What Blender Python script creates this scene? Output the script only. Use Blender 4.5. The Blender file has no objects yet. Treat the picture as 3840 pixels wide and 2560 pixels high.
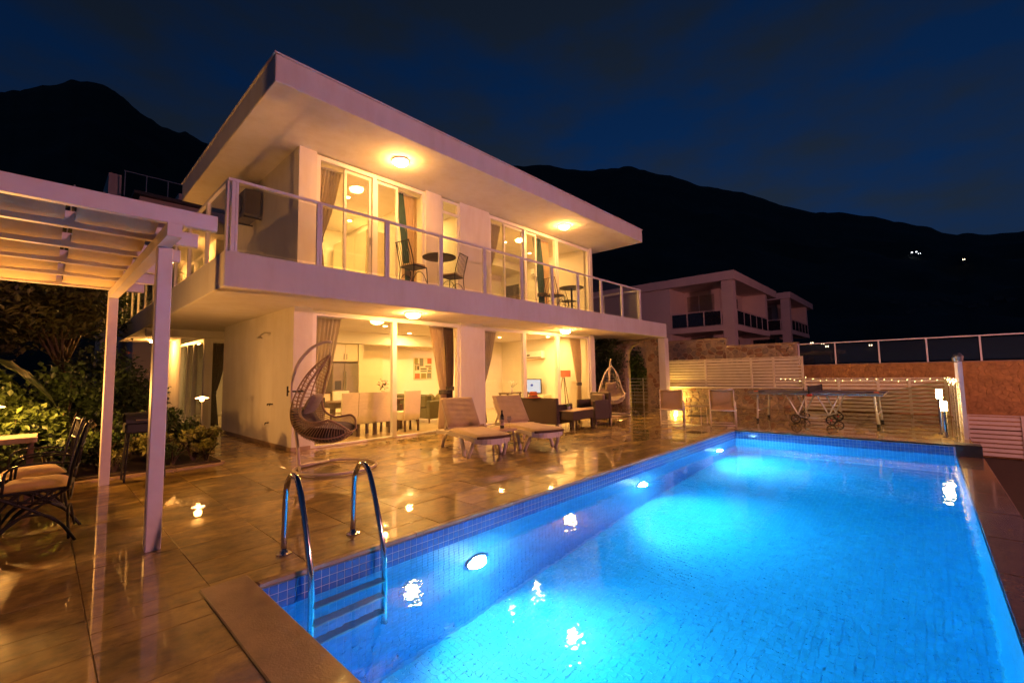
import bpy, math, random
import numpy as np
from mathutils import Vector, Matrix
random.seed(7); rng = np.random.default_rng(11)
R_ = math.radians
sc = bpy.context.scene

# ------------------------------------------------------------------ camera
cam_d = bpy.data.cameras.new('camera'); cam = bpy.data.objects.new('camera', cam_d)
sc.collection.objects.link(cam); sc.camera = cam
_yaw, _pit, _rol = 0.7526, 0.0747, -0.0164
_f = Vector((math.cos(_yaw)*math.cos(_pit), math.sin(_yaw)*math.cos(_pit), math.sin(_pit)))
_r = Vector((math.sin(_yaw), -math.cos(_yaw), 0)); _u = _r.cross(_f)
_r2 = _r*math.cos(_rol)+_u*math.sin(_rol); _u2 = -_r*math.sin(_rol)+_u*math.cos(_rol)
CAM = Vector((-1.0151, -3.2124, 1.32))
m = Matrix((_r2, _u2, -_f)).transposed().to_4x4(); m.translation = CAM
cam.matrix_world = m
cam_d.sensor_width = 36.0; cam_d.lens = 15.457; cam_d.clip_start = 0.05; cam_d.clip_end = 6000

# ------------------------------------------------------------------ dusk sky
W = bpy.data.worlds.new('World'); sc.world = W; W.use_nodes = True
nt = W.node_tree; nt.nodes.clear()
out = nt.nodes.new('ShaderNodeOutputWorld'); bg = nt.nodes.new('ShaderNodeBackground')
sky = nt.nodes.new('ShaderNodeTexSky'); sky.sky_type = 'NISHITA'; sky.sun_disc = False
sky.sun_elevation = R_(1.0); sky.sun_rotation = R_(250); sky.altitude = 100; sky.air_density = 1.0; sky.dust_density = 0.3; sky.ozone_density = 4.0
tc = nt.nodes.new('ShaderNodeTexCoord'); mp = nt.nodes.new('ShaderNodeMapping'); mp.inputs['Scale'].default_value = (1.5, 1.5, 4.2)
nz = nt.nodes.new('ShaderNodeTexNoise'); nz.inputs['Scale'].default_value = 2.3; nz.inputs['Detail'].default_value = 7; nz.inputs['Roughness'].default_value = .55
rp = nt.nodes.new('ShaderNodeValToRGB')
rp.color_ramp.elements[0].position = .36; rp.color_ramp.elements[0].color = (.008, .052, .170, 1)
rp.color_ramp.elements[1].position = .62; rp.color_ramp.elements[1].color = (.030, .050, .084, 1)
mx = nt.nodes.new('ShaderNodeMix'); mx.data_type = 'RGBA'; mx.blend_type = 'MULTIPLY'; mx.inputs[0].default_value = 1.0
hs = nt.nodes.new('ShaderNodeHueSaturation'); hs.inputs['Saturation'].default_value = 0.25
L = nt.links.new
L(tc.outputs['Generated'], mp.inputs[0]); L(mp.outputs[0], nz.inputs['Vector']); L(nz.outputs[0], rp.inputs[0])
L(sky.outputs[0], hs.inputs['Color']); L(hs.outputs[0], mx.inputs[6]); L(rp.outputs[0], mx.inputs[7]); L(mx.outputs[2], bg.inputs[0]); L(bg.outputs[0], out.inputs[0])
bg.inputs[1].default_value = 0.15

vs = sc.view_settings
vs.view_transform = 'Standard'; vs.look = 'None'; vs.exposure = 1.6; vs.gamma = 1.0; vs.use_curve_mapping = False
sc.render.engine = 'CYCLES'
cy = sc.cycles
cy.use_denoising = True
try: cy.denoiser = 'OPENIMAGEDENOISE'
except Exception: pass
cy.max_bounces = 10; cy.diffuse_bounces = 4; cy.glossy_bounces = 5; cy.transmission_bounces = 8; cy.transparent_max_bounces = 16
cy.volume_bounces = 0; cy.sample_clamp_indirect = 6.0; cy.sample_clamp_direct = 0.0
cy.caustics_refractive = True; cy.caustics_reflective = True; cy.blur_glossy = 0.6
cy.use_adaptive_sampling = True; cy.adaptive_threshold = 0.03

# ------------------------------------------------------------------ materials
def principled(name):
    m = bpy.data.materials.new(name); m.use_nodes = True
    return m, m.node_tree, m.node_tree.nodes['Principled BSDF']
def mat(name, col, rough=.5, metal=0, var=.12, scale=6., bump=0., bscale=60., coat=0, spec=None, sheen=0, wave=None):
    m, t, b = principled(name); N = t.nodes; K = t.links.new
    co = N.new('ShaderNodeTexCoord')
    n = N.new('ShaderNodeTexNoise'); n.inputs['Scale'].default_value = scale; n.inputs['Detail'].default_value = 6; n.inputs['Roughness'].default_value = .6
    K(co.outputs['Object'], n.inputs['Vector'])
    r = N.new('ShaderNodeValToRGB'); r.color_ramp.elements[0].position = .3; r.color_ramp.elements[1].position = .7
    r.color_ramp.elements[0].color = (*[c*(1-var) for c in col], 1); r.color_ramp.elements[1].color = (*[min(1, c*(1+var)) for c in col], 1)
    K(n.outputs[0], r.inputs[0]); K(r.outputs[0], b.inputs['Base Color'])
    mr = N.new('ShaderNodeMapRange'); mr.inputs['To Min'].default_value = max(.02, rough*.85); mr.inputs['To Max'].default_value = min(1, rough*1.15)
    K(n.outputs[0], mr.inputs[0]); K(mr.outputs[0], b.inputs['Roughness'])
    b.inputs['Metallic'].default_value = metal
    if coat: b.inputs['Coat Weight'].default_value = coat; b.inputs['Coat Roughness'].default_value = .08
    if sheen: b.inputs['Sheen Weight'].default_value = sheen
    if bump or wave:
        bp = N.new('ShaderNodeBump'); bp.inputs['Strength'].default_value = bump or .3; bp.inputs['Distance'].default_value = .01
        if wave:
            w = N.new('ShaderNodeTexWave'); w.bands_direction = wave[0]; w.inputs['Scale'].default_value = wave[1]; w.inputs['Distortion'].default_value = wave[2]
            K(co.outputs['Object'], w.inputs[0]); K(w.outputs[1], bp.inputs['Height'])
        else:
            n2 = N.new('ShaderNodeTexNoise'); n2.inputs['Scale'].default_value = bscale; n2.inputs['Detail'].default_value = 4
            K(co.outputs['Object'], n2.inputs['Vector']); K(n2.outputs[0], bp.inputs['Height'])
        K(bp.outputs[0], b.inputs['Normal'])
    return m
def emis(name, col, s, base=(.8, .8, .8)):
    m, t, b = principled(name); b.inputs['Base Color'].default_value = (*base, 1)
    b.inputs['Emission Color'].default_value = (*col, 1); b.inputs['Emission Strength'].default_value = s
    return m
def pane_mat(name, tint=(1, 1, 1), ior=1.5, rough=0.0, dirt=.02):
    m = bpy.data.materials.new(name); m.use_nodes = True; t = m.node_tree; N = t.nodes; N.clear(); K = t.links.new
    o = N.new('ShaderNodeOutputMaterial'); mixn = N.new('ShaderNodeMixShader'); g = N.new('ShaderNodeNewGeometry'); dt = N.new('ShaderNodeVectorMath'); dt.operation = 'DOT_PRODUCT'; K(g.outputs['Incoming'], dt.inputs[0]); K(g.outputs['Normal'], dt.inputs[1])
    ab = N.new('ShaderNodeMath'); ab.operation = 'ABSOLUTE'; K(dt.outputs['Value'], ab.inputs[0])
    iv = N.new('ShaderNodeMath'); iv.operation = 'SUBTRACT'; iv.inputs[0].default_value = 1; K(ab.outputs[0], iv.inputs[1])
    pw = N.new('ShaderNodeMath'); pw.operation = 'POWER'; pw.inputs[1].default_value = 5; K(iv.outputs[0], pw.inputs[0])
    fr = N.new('ShaderNodeMath'); fr.operation = 'MULTIPLY_ADD'; fr.inputs[1].default_value = .96; fr.inputs[2].default_value = .04; K(pw.outputs[0], fr.inputs[0])
    tr = N.new('ShaderNodeBsdfTransparent'); tr.inputs[0].default_value = (*tint, 1)
    gl = N.new('ShaderNodeBsdfGlossy'); gl.inputs['Roughness'].default_value = rough
    df = N.new('ShaderNodeBsdfDiffuse'); df.inputs[0].default_value = (.6, .6, .6, 1)
    m2 = N.new('ShaderNodeMixShader'); m2.inputs[0].default_value = dirt
    K(fr.outputs[0], mixn.inputs[0]); K(tr.outputs[0], m2.inputs[1]); K(df.outputs[0], m2.inputs[2]); K(m2.outputs[0], mixn.inputs[1]); K(gl.outputs[0], mixn.inputs[2]); K(mixn.outputs[0], o.inputs[0])
    return m
def translucent(m, f):
    t = m.node_tree; N = t.nodes; K = t.links.new; b = N['Principled BSDF']; o = N['Material Output']; tr = N.new('ShaderNodeBsdfTranslucent'); x = N.new('ShaderNodeMixShader'); x.inputs[0].default_value = f
    K(b.inputs['Base Color'].links[0].from_socket, tr.inputs[0]); K(b.outputs[0], x.inputs[1]); K(tr.outputs[0], x.inputs[2]); K(x.outputs[0], o.inputs[0])
WARM = (1.0, .44, .095)      # soffit and garden lamps
ROOM = (1.0, .60, .18)      # lamps indoors
M = {}
def weather(m, amt=.16):
    """rain streaks and soft dirt on a plaster material"""
    t = m.node_tree; N = t.nodes; K = t.links.new; b = N['Principled BSDF']; src = b.inputs['Base Color'].links[0].from_socket
    g = N.new('ShaderNodeNewGeometry'); mp = N.new('ShaderNodeMapping'); mp.inputs['Scale'].default_value = (2.3, 2.3, .55); K(g.outputs['Position'], mp.inputs[0])
    n = N.new('ShaderNodeTexNoise'); n.inputs['Scale'].default_value = 1.6; n.inputs['Detail'].default_value = 7; n.inputs['Roughness'].default_value = .65; K(mp.outputs[0], n.inputs['Vector'])
    r = N.new('ShaderNodeValToRGB'); r.color_ramp.elements[0].position = .30; r.color_ramp.elements[1].position = .56; q = 1-amt*1.6; r.color_ramp.elements[0].color = (q, q*.97, q*.92, 1); r.color_ramp.elements[1].color = (1, 1, 1, 1); K(n.outputs[0], r.inputs[0])
    x = N.new('ShaderNodeMix'); x.data_type = 'RGBA'; x.blend_type = 'MULTIPLY'; x.inputs[0].default_value = 1; K(src, x.inputs[6]); K(r.outputs[0], x.inputs[7]); K(x.outputs[2], b.inputs['Base Color'])
M['plaster'] = mat('white_plaster', (.74, .70, .66), .85, var=.05, scale=1.3, bump=.12, bscale=120)
M['soffit'] = mat('soffit_plaster', (.72, .68, .64), .9, var=.06, scale=.9, bump=.10, bscale=80)
weather(M['plaster'], .05); weather(M['soffit'], .05)
M['inner'] = mat('room_plaster', (.78, .72, .60), .85, var=.03, scale=2)
M['pvc'] = mat('white_window_frame', (.78, .74, .70), .35, var=.03)
M['alu'] = mat('white_powder_coat', (.74, .70, .70), .4, var=.05)
M['glass'] = pane_mat('window_glass', (.97, .97, .95))
M['railglass'] = pane_mat('railing_glass', (.93, .93, .90), dirt=.012)
M['chrome'] = mat('polished_steel', (.62, .62, .64), .12, 1, var=.05)
M['steel'] = mat('brushed_steel', (.45, .43, .40), .32, .9, var=.08, scale=20)
M['rubber'] = mat('black_rubber', (.02, .02, .02), .6)
M['iron'] = mat('black_wrought_iron', (.03, .028, .026), .45, .4, bump=.2, bscale=90)
M['red'] = mat('red_plastic', (.55, .05, .03), .4)
M['floor_in'] = mat('room_floor_tile', (.55, .42, .25), .18, var=.08, scale=3)
M['dark'] = mat('dark_grey_paint', (.06, .055, .05), .5)
# ------------------------------------------------------------------ geometry helpers
COL = sc.collection
ROOT = {}
class MB:
    """collects shapes; build() links them as ONE mesh object"""
    def __init__(s): s.v = []; s.f = []
    def add(s, vs, fs):
        o = len(s.v); s.v += [tuple(v) for v in vs]; s.f += [tuple(i+o for i in f) for f in fs]; return s
    def box(s, x0, x1, y0, y1, z0, z1):
        if x0 > x1: x0, x1 = x1, x0
        if y0 > y1: y0, y1 = y1, y0
        if z0 > z1: z0, z1 = z1, z0
        return s.add([(x0,y0,z0),(x1,y0,z0),(x1,y1,z0),(x0,y1,z0),(x0,y0,z1),(x1,y0,z1),(x1,y1,z1),(x0,y1,z1)],
                     [(0,3,2,1),(4,5,6,7),(0,1,5,4),(1,2,6,5),(2,3,7,6),(3,0,4,7)])
    def bbox(s, x0, x1, y0, y1, z0, z1, b=.01):
        """box with chamfered edges"""
        xs, ys, zs = (x0, x1), (y0, y1), (z0, z1); vs = []; idx = {}
        for i in (0, 1):
            for j in (0, 1):
                for k in (0, 1):
                    sx, sy, sz = (1 if i == 0 else -1), (1 if j == 0 else -1), (1 if k == 0 else -1)
                    for a in range(3):
                        p = [xs[i]+sx*b, ys[j]+sy*b, zs[k]+sz*b]; p[a] = (xs[i], ys[j], zs[k])[a]
                        idx[i, j, k, a] = len(vs); vs.append(p)
        F = []
        for a in range(3):
            o = [q for q in range(3) if q != a]
            for e in (0, 1):
                ring = []
                for (p, q) in ((0,0),(1,0),(1,1),(0,1)):
                    c = [0,0,0]; c[a] = e; c[o[0]] = p; c[o[1]] = q; ring.append(idx[c[0],c[1],c[2],a])
                F.append(ring)
            for p in (0, 1):
                for q in (0, 1):
                    r = []
                    c0 = [0,0,0]; c0[a] = 0; c0[o[0]] = p; c0[o[1]] = q; c1 = c0[:]; c1[a] = 1
                    F.append([idx[(*c0, o[0])], idx[(*c1, o[0])], idx[(*c1, o[1])], idx[(*c0, o[1])]])
        for i in (0,1):
            for j in (0,1):
                for k in (0,1): F.append([idx[i,j,k,0], idx[i,j,k,1], idx[i,j,k,2]])
        return s.add(vs, F)
    def tube(s, pts, r, n=8, caps=True, closed=False):
        pts = [Vector(p) for p in pts]; m = len(pts); rs = r if isinstance(r, (list, tuple)) else [r]*m
        rings = []; prev = None
        for i, p in enumerate(pts):
            if closed: d = pts[(i+1) % m]-pts[i-1]
            else: d = pts[min(i+1, m-1)]-pts[max(i-1, 0)]
            if d.length < 1e-9: d = Vector((0,0,1))
            d.normalize()
            if prev is None:
                a = Vector((0,0,1)) if abs(d.z) < .9 else Vector((1,0,0)); a = d.cross(a).normalized()
            else:
                a = prev-d*prev.dot(d)
                a = a.normalized() if a.length > 1e-6 else d.orthogonal().normalized()
            prev = a; b = d.cross(a)
            rings.append([p+a*(rs[i]*math.cos(2*math.pi*k/n))+b*(rs[i]*math.sin(2*math.pi*k/n)) for k in range(n)])
        vs = [v for rg in rings for v in rg]; fs = []
        for i in range(m if closed else m-1):
            j = (i+1) % m
            for k in range(n): fs.append((i*n+k, i*n+(k+1) % n, j*n+(k+1) % n, j*n+k))
        if caps and not closed: fs += [tuple(range(n))[::-1], tuple(range((m-1)*n, m*n))]
        return s.add(vs, fs)
    def bar(s, a, b, w, h, up=(0,0,1)):
        a, b = Vector(a), Vector(b); d = (b-a).normalized(); x = d.cross(Vector(up))
        x = x.normalized() if x.length > 1e-6 else d.orthogonal().normalized(); y = x.cross(d)
        vs = []
        for p in (a, b):
            for i, j in ((-1,-1),(1,-1),(1,1),(-1,1)): vs.append(p+x*(i*w/2)+y*(j*h/2))
        return s.add(vs, [(3,2,1,0),(4,5,6,7),(0,1,5,4),(1,2,6,5),(2,3,7,6),(3,0,4,7)])
    def lathe(s, prof, c=(0,0,0), n=20):
        vs = []; fs = []; m = len(prof)
        for r, z in prof:
            for k in range(n): vs.append((c[0]+r*math.cos(2*math.pi*k/n), c[1]+r*math.sin(2*math.pi*k/n), c[2]+z))
        for i in range(m-1):
            for k in range(n): fs.append((i*n+k, i*n+(k+1) % n, (i+1)*n+(k+1) % n, (i+1)*n+k))
        fs += [tuple(range(n))[::-1], tuple(range((m-1)*n, m*n))]
        return s.add(vs, fs)
    def grid(s, P, closed_u=False):
        """P[i][j] grid of points"""
        nu, nv = len(P), len(P[0]); vs = [p for row in P for p in row]; fs = []
        for i in range(nu if closed_u else nu-1):
            for j in range(nv-1):
                k = (i+1) % nu; fs.append((i*nv+j, k*nv+j, k*nv+j+1, i*nv+j+1))
        return s.add(vs, fs)
    def slab(s, P, t):
        """a sheet of points given thickness along z-normal t (vector)"""
        nu, nv = len(P), len(P[0]); t = Vector(t); A = [[Vector(p) for p in r] for r in P]; B = [[p+t for p in r] for r in A]
        o = len(s.v); s.grid(A); o2 = len(s.v); s.grid(B)
        for i in range(nu-1):
            for j in (0, nv-1): s.f.append((o+i*nv+j, o+(i+1)*nv+j, o2+(i+1)*nv+j, o2+i*nv+j))
        for j in range(nv-1):
            for i in (0, nu-1): s.f.append((o+i*nv+j, o+i*nv+j+1, o2+i*nv+j+1, o2+i*nv+j))
        return s
    def mesh(s, name, off=(0,0,0)):
        me = bpy.data.meshes.new(name); me.from_pydata([(v[0]-off[0], v[1]-off[1], v[2]-off[2]) for v in s.v], [], s.f); me.update()
        return me
    def build(s, name, material, parent=None, smooth=False, label=None, cat=None, group=None, kind=None, fix=False):
        off = ROOT.get(parent.name, (0,0,0)) if parent else (0,0,0)
        me = s.mesh(name, off)
        if fix:
            import bmesh
            bm = bmesh.new(); bm.from_mesh(me); bmesh.ops.recalc_face_normals(bm, faces=bm.faces); bm.to_mesh(me); bm.free()
        if smooth: me.shade_smooth()
        o = bpy.data.objects.new(name, me); COL.objects.link(o)
        me.materials.append(M[material] if isinstance(material, str) else material)
        if parent: o.parent = parent; ROOT[o.name] = off
        tag(o, label, cat, group, kind)
        return o
def tag(o, label=None, cat=None, group=None, kind=None):
    if label: o['label'] = label
    if cat: o['category'] = cat
    if group: o['group'] = group
    if kind: o['kind'] = kind
    return o
def thing(name, label, cat, loc=(0,0,0), rz=0, group=None, world=False):
    o = bpy.data.objects.new(name, None); COL.objects.link(o); o.location = loc; o.rotation_euler = (0,0,rz); o.empty_display_size = .2
    ROOT[o.name] = tuple(loc) if world else (0,0,0)
    return tag(o, label, cat, group)
def kids(o): return [c for c in bpy.data.objects if c.parent == o]
def copy_tree(o, parent=None):
    c = o.copy(); COL.objects.link(c); c.parent = parent
    ROOT[c.name] = ROOT.get(o.name, (0,0,0))
    for k in list(o.children): copy_tree(k, c)
    return c
def lamp(name, kind, loc, parent, energy, col, size=.05, rot=None, spot=None, blend=.5):
    d = bpy.data.lights.new(name, kind); d.energy = energy; d.color = col
    if kind == 'SPOT': d.spot_size = R_(spot); d.spot_blend = blend; d.shadow_soft_size = size
    elif kind == 'AREA': d.shape = 'DISK'; d.size = size
    else: d.shadow_soft_size = size
    o = bpy.data.objects.new(name, d); COL.objects.link(o); off = ROOT.get(parent.name, (0,0,0)) if parent else (0,0,0)
    o.location = Vector(loc)-Vector(off)
    if rot is not None: o.rotation_euler = rot
    if parent: o.parent = parent
    return o
def leaves(mb, pts, size, elong=2.2, droop=.3, var=.4, up=.4):
    """folded leaf quads at the given points"""
    for p in pts:
        s_ = size*(1+var*(random.random()*2-1)); th = random.random()*2*math.pi; ph = random.gauss(up, .5)
        d = Vector((math.cos(th)*math.cos(ph), math.sin(th)*math.cos(ph), math.sin(ph))); sd = d.cross(Vector((random.gauss(0,.3), random.gauss(0,.3), 1))).normalized()
        nn = sd.cross(d); p = Vector(p); l = s_*elong; w = s_*.5
        a = p; b = p+d*(l*.45)+sd*w+nn*(.12*s_); c = p+d*l-Vector((0,0,droop*s_)); e = p+d*(l*.45)-sd*w+nn*(.12*s_); mid = p+d*(l*.5)
        mb.add([a, b, c, e, mid], [(0, 1, 4), (1, 2, 4), (0, 4, 3), (4, 2, 3)])
def blob_pts(n, c, r, shell=.55, seed=None):
    q = []
    while len(q) < n:
        v = rng.normal(size=3); v /= np.linalg.norm(v); t = shell+(1-shell)*rng.random()
        q.append((c[0]+v[0]*r[0]*t, c[1]+v[1]*r[1]*t, c[2]+v[2]*r[2]*t))
    return q
# ------------------------------------------------------------------ setting materials
def deck_material():
    m, t, b = principled('wet_travertine'); N = t.nodes; K = t.links.new
    g = N.new('ShaderNodeNewGeometry')
    mp = N.new('ShaderNodeMapping'); mp.inputs['Scale'].default_value = (1.15, 1.5, 1); K(g.outputs['Position'], mp.inputs[0])
    n1 = N.new('ShaderNodeTexNoise'); n1.inputs['Scale'].default_value = 1.7; n1.inputs['Detail'].default_value = 8; n1.inputs['Roughness'].default_value = .62; n1.inputs['Distortion'].default_value = .6
    # per-tile shift of the veins and tone
    sn = N.new('ShaderNodeVectorMath'); sn.operation = 'SUBTRACT'; sn.inputs[1].default_value = (-.22, .27, 0); K(g.outputs['Position'], sn.inputs[0])
    dv = N.new('ShaderNodeVectorMath'); dv.operation = 'DIVIDE'; dv.inputs[1].default_value = (.57, .45, 1000); K(sn.outputs[0], dv.inputs[0])
    fl = N.new('ShaderNodeVectorMath'); fl.operation = 'FLOOR'; K(dv.outputs[0], fl.inputs[0])
    wn = N.new('ShaderNodeTexWhiteNoise'); K(fl.outputs[0], wn.inputs['Vector'])
    sc2 = N.new('ShaderNodeVectorMath'); sc2.operation = 'SCALE'; sc2.inputs['Scale'].default_value = 7; K(wn.outputs['Color'], sc2.inputs[0])
    ad = N.new('ShaderNodeVectorMath'); ad.operation = 'ADD'; K(mp.outputs[0], ad.inputs[0]); K(sc2.outputs[0], ad.inputs[1]); K(ad.outputs[0], n1.inputs['Vector'])
    r = N.new('ShaderNodeValToRGB'); e = r.color_ramp.elements
    e[0].position = .28; e[0].color = (.30, .21, .068, 1); e[1].position = .72; e[1].color = (.66, .49, .17, 1); x = e.new(.5); x.color = (.48, .345, .105, 1)
    K(n1.outputs[0], r.inputs[0])
    n5 = N.new('ShaderNodeTexNoise'); n5.inputs['Scale'].default_value = 5.5; n5.inputs['Detail'].default_value = 7; n5.inputs['Roughness'].default_value = .7; K(ad.outputs[0], n5.inputs['Vector'])
    r5 = N.new('ShaderNodeValToRGB'); r5.color_ramp.elements[0].position = .34; r5.color_ramp.elements[0].color = (.50, .49, .52, 1); r5.color_ramp.elements[1].position = .64; r5.color_ramp.elements[1].color = (1.16, 1.14, 1.10, 1); K(n5.outputs[0], r5.inputs[0])
    mo = N.new('ShaderNodeMix'); mo.data_type = 'RGBA'; mo.blend_type = 'MULTIPLY'; mo.inputs[0].default_value = 1; K(r.outputs[0], mo.inputs[6]); K(r5.outputs[0], mo.inputs[7])
    hv = N.new('ShaderNodeHueSaturation'); K(mo.outputs[2], hv.inputs['Color']); b.inputs['Specular IOR Level'].default_value = .25
    mr = N.new('ShaderNodeMapRange'); mr.inputs['To Min'].default_value = .72; mr.inputs['To Max'].default_value = 1.22; K(wn.outputs['Value'], mr.inputs[0]); K(mr.outputs[0], hv.inputs['Value'])
    # wet film
    n2 = N.new('ShaderNodeTexNoise'); n2.inputs['Scale'].default_value = 1.3; n2.inputs['Detail'].default_value = 5; n2.inputs['Distortion'].default_value = .3; m2 = N.new('ShaderNodeMapping'); m2.inputs['Scale'].default_value = (.9, 2.4, 1); K(g.outputs['Position'], m2.inputs[0]); K(m2.outputs[0], n2.inputs['Vector'])
    wr = N.new('ShaderNodeValToRGB'); wr.color_ramp.elements[0].position = .34; wr.color_ramp.elements[1].position = .47; K(n2.outputs[0], wr.inputs[0])
    dk = N.new('ShaderNodeMix'); dk.data_type = 'RGBA'; dk.blend_type = 'MULTIPLY'; dk.inputs[7].default_value = (.66, .63, .58, 1); K(wr.outputs[0], dk.inputs[0]); K(hv.outputs[0], dk.inputs[6]); K(dk.outputs[2], b.inputs['Base Color'])
    rr = N.new('ShaderNodeMapRange'); rr.inputs['To Min'].default_value = .6; rr.inputs['To Max'].default_value = .4; K(wr.outputs[0], rr.inputs[0]); K(rr.outputs[0], b.inputs['Roughness'])
    cw = N.new('ShaderNodeMapRange'); cw.inputs['To Min'].default_value = .45; cw.inputs['To Max'].default_value = 1.0; K(wr.outputs[0], cw.inputs[0]); K(cw.outputs[0], b.inputs['Coat Weight'])
    cr = N.new('ShaderNodeMapRange'); cr.inputs['To Min'].default_value = .16; cr.inputs['To Max'].default_value = .012; K(wr.outputs[0], cr.inputs[0]); K(cr.outputs[0], b.inputs['Coat Roughness'])
    b.inputs['Coat IOR'].default_value = 1.7
    n3 = N.new('ShaderNodeTexNoise'); n3.inputs['Scale'].default_value = 38; n3.inputs['Detail'].default_value = 5; K(g.outputs['Position'], n3.inputs['Vector'])
    bp = N.new('ShaderNodeBump'); bp.inputs['Strength'].default_value = .22; bp.inputs['Distance'].default_value = .006; K(n3.outputs[0], bp.inputs['Height']); K(bp.outputs[0], b.inputs['Normal'])
    n4 = N.new('ShaderNodeTexNoise'); n4.inputs['Scale'].default_value = 7; n4.inputs['Detail'].default_value = 3; K(g.outputs['Position'], n4.inputs['Vector'])
    b2 = N.new('ShaderNodeBump'); b2.inputs['Strength'].default_value = .055; b2.inputs['Distance'].default_value = .006; K(n4.outputs[0], b2.inputs['Height']); K(b2.outputs[0], b.inputs['Coat Normal'])
    return m
M['deck'] = deck_material()
M['grout'] = mat('joint_mortar', (.22, .15, .075), .7, var=.2, scale=20)
M['coping'] = mat('coping_stone', (.34, .23, .13), .42, var=.25, scale=5, bump=.2, bscale=90, coat=.25)
M['granite'] = mat('wet_granite', (.20, .12, .07), .22, var=.25, scale=14, coat=.6)
M['dkgranite'] = mat('dark_granite', (.05, .045, .045), .3, var=.2, scale=12)
M['soil'] = mat('garden_soil', (.06, .04, .02), .95, var=.3, scale=12, bump=.6, bscale=30)
M['land'] = mat('dark_scrub_ground', (.035, .035, .022), .95, var=.4, scale=.05, bump=.3, bscale=2)
M['ptile'] = mat('pool_mosaic', (.10, .42, .68), .5, var=.10, scale=9)
def per_tile(m, lo, hi):
    t = m.node_tree; N = t.nodes; K = t.links.new; b = N['Principled BSDF']; src = b.inputs['Base Color'].links[0].from_socket
    g = N.new('ShaderNodeNewGeometry'); d = N.new('ShaderNodeVectorMath'); d.operation = 'DIVIDE'; d.inputs[1].default_value = (.057, .057, .057); K(g.outputs['Position'], d.inputs[0])
    f = N.new('ShaderNodeVectorMath'); f.operation = 'FLOOR'; K(d.outputs[0], f.inputs[0]); w = N.new('ShaderNodeTexWhiteNoise'); K(f.outputs[0], w.inputs['Vector'])
    r = N.new('ShaderNodeMapRange'); r.inputs['To Min'].default_value = lo; r.inputs['To Max'].default_value = hi; K(w.outputs['Value'], r.inputs[0])
    h = N.new('ShaderNodeHueSaturation'); K(src, h.inputs['Color']); K(r.outputs[0], h.inputs['Value']); K(h.outputs[0], b.inputs['Base Color'])
per_tile(M['ptile'], .93, 1.07)
M['btile'] = mat('waterline_mosaic', (.055, .15, .42), .12, var=.16, scale=11)
M['pgrout'] = mat('pool_grout', (.34, .64, .82), .6, var=.08)
M['bgrout'] = mat('waterline_grout', (.50, .48, .56), .6, var=.08)

# ------------------------------------------------------------------ ground and hills
g = MB()
GN = 40; ext = 4000
g.add([(-ext,-ext,-2.4),(ext,-ext,-2.4),(ext,ext,-2.4),(-ext,ext,-2.4)], [(0,1,2,3)])
g.build('ground', 'land', kind='structure')
def ray_dir(px, py):
    return _f+_r2*((px-1176)/1009.87)+_u2*((784-py)/1009.87)
def ridge(name, prof, dist, foot, back, seed, n=240, rows=26):
    """a mountain: a terrain sheet rising from its foot to the measured ridge line and falling behind it"""
    rr = np.random.default_rng(seed); az = []; el = []
    for px, py in prof:
        d = ray_dir(px, py); az.append(math.atan2(d.y, d.x)); el.append(d.z/math.hypot(d.x, d.y))
    az = np.array(az); el = np.array(el); o = np.argsort(az); az = az[o]; el = el[o]
    A = np.linspace(az[0], az[-1], n); E_ = np.interp(A, az, el)
    jag = np.zeros(n)
    for k, amp in ((40, .0022), (90, .0014), (200, .0008)):
        jag += np.interp(np.linspace(0, k, n), np.arange(k+1), rr.normal(size=k+1))*amp
    E_ = E_+jag
    P = []
    bump = [np.interp(np.linspace(0, 30, n), np.arange(31), rr.normal(size=31)) for _ in range(rows+8)]
    for j in range(rows+8):
        row = []
        for i in range(n):
            top = E_[i]*dist+CAM.z
            if j <= rows:
                t = j/rows; D = foot+(dist-foot)*t; z = -2.6+(top+2.6)*(t**1.35)
                if 0 < j < rows: z += bump[j][i]*dist*.006*math.sin(math.pi*t); z = min(z, CAM.z+(E_[i]-.003)*D)
            else:
                t = (j-rows)/7; D = dist+(back-dist)*t; z = -2.6+(top+2.6)*(1-t)
            row.append((CAM.x+D*math.cos(A[i]), CAM.y+D*math.sin(A[i]), z))
        P.append(row)
    mb = MB(); mb.grid(P); return mb.build(name, 'land', smooth=True, kind='structure', fix=True)
ridge('hill', [(-700,330),(-400,300),(-120,250),(0,215),(60,205),(130,196),(160,183),(200,189),(240,200),(285,228),(330,262),(370,290),(405,304),(440,311),(470,326),(560,372),(700,430),(850,500),(1000,600)], 420, 60, 900, 3)
ridge('mountain', [(300,640),(600,520),(900,430),(1100,388),(1190,380),(1240,376),(1280,385),(1330,392),(1370,388),(1440,380),(1490,391),(1560,409),(1620,425),(1680,438),(1720,449),(1800,471),(1870,485),(1960,494),(2050,511),(2119,524),(2199,539),(2230,532),(2278,537),(2352,528),(2500,515),(2800,560),(3200,600)], 900, 120, 1800, 5, n=320)
# land the neighbours stand on, beyond the retaining wall
t_ = MB(); t_.box(17.3, 60, -30, 40, -2.3, 1.45); t_.build('upper_terrace', 'soil', kind='structure')

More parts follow.
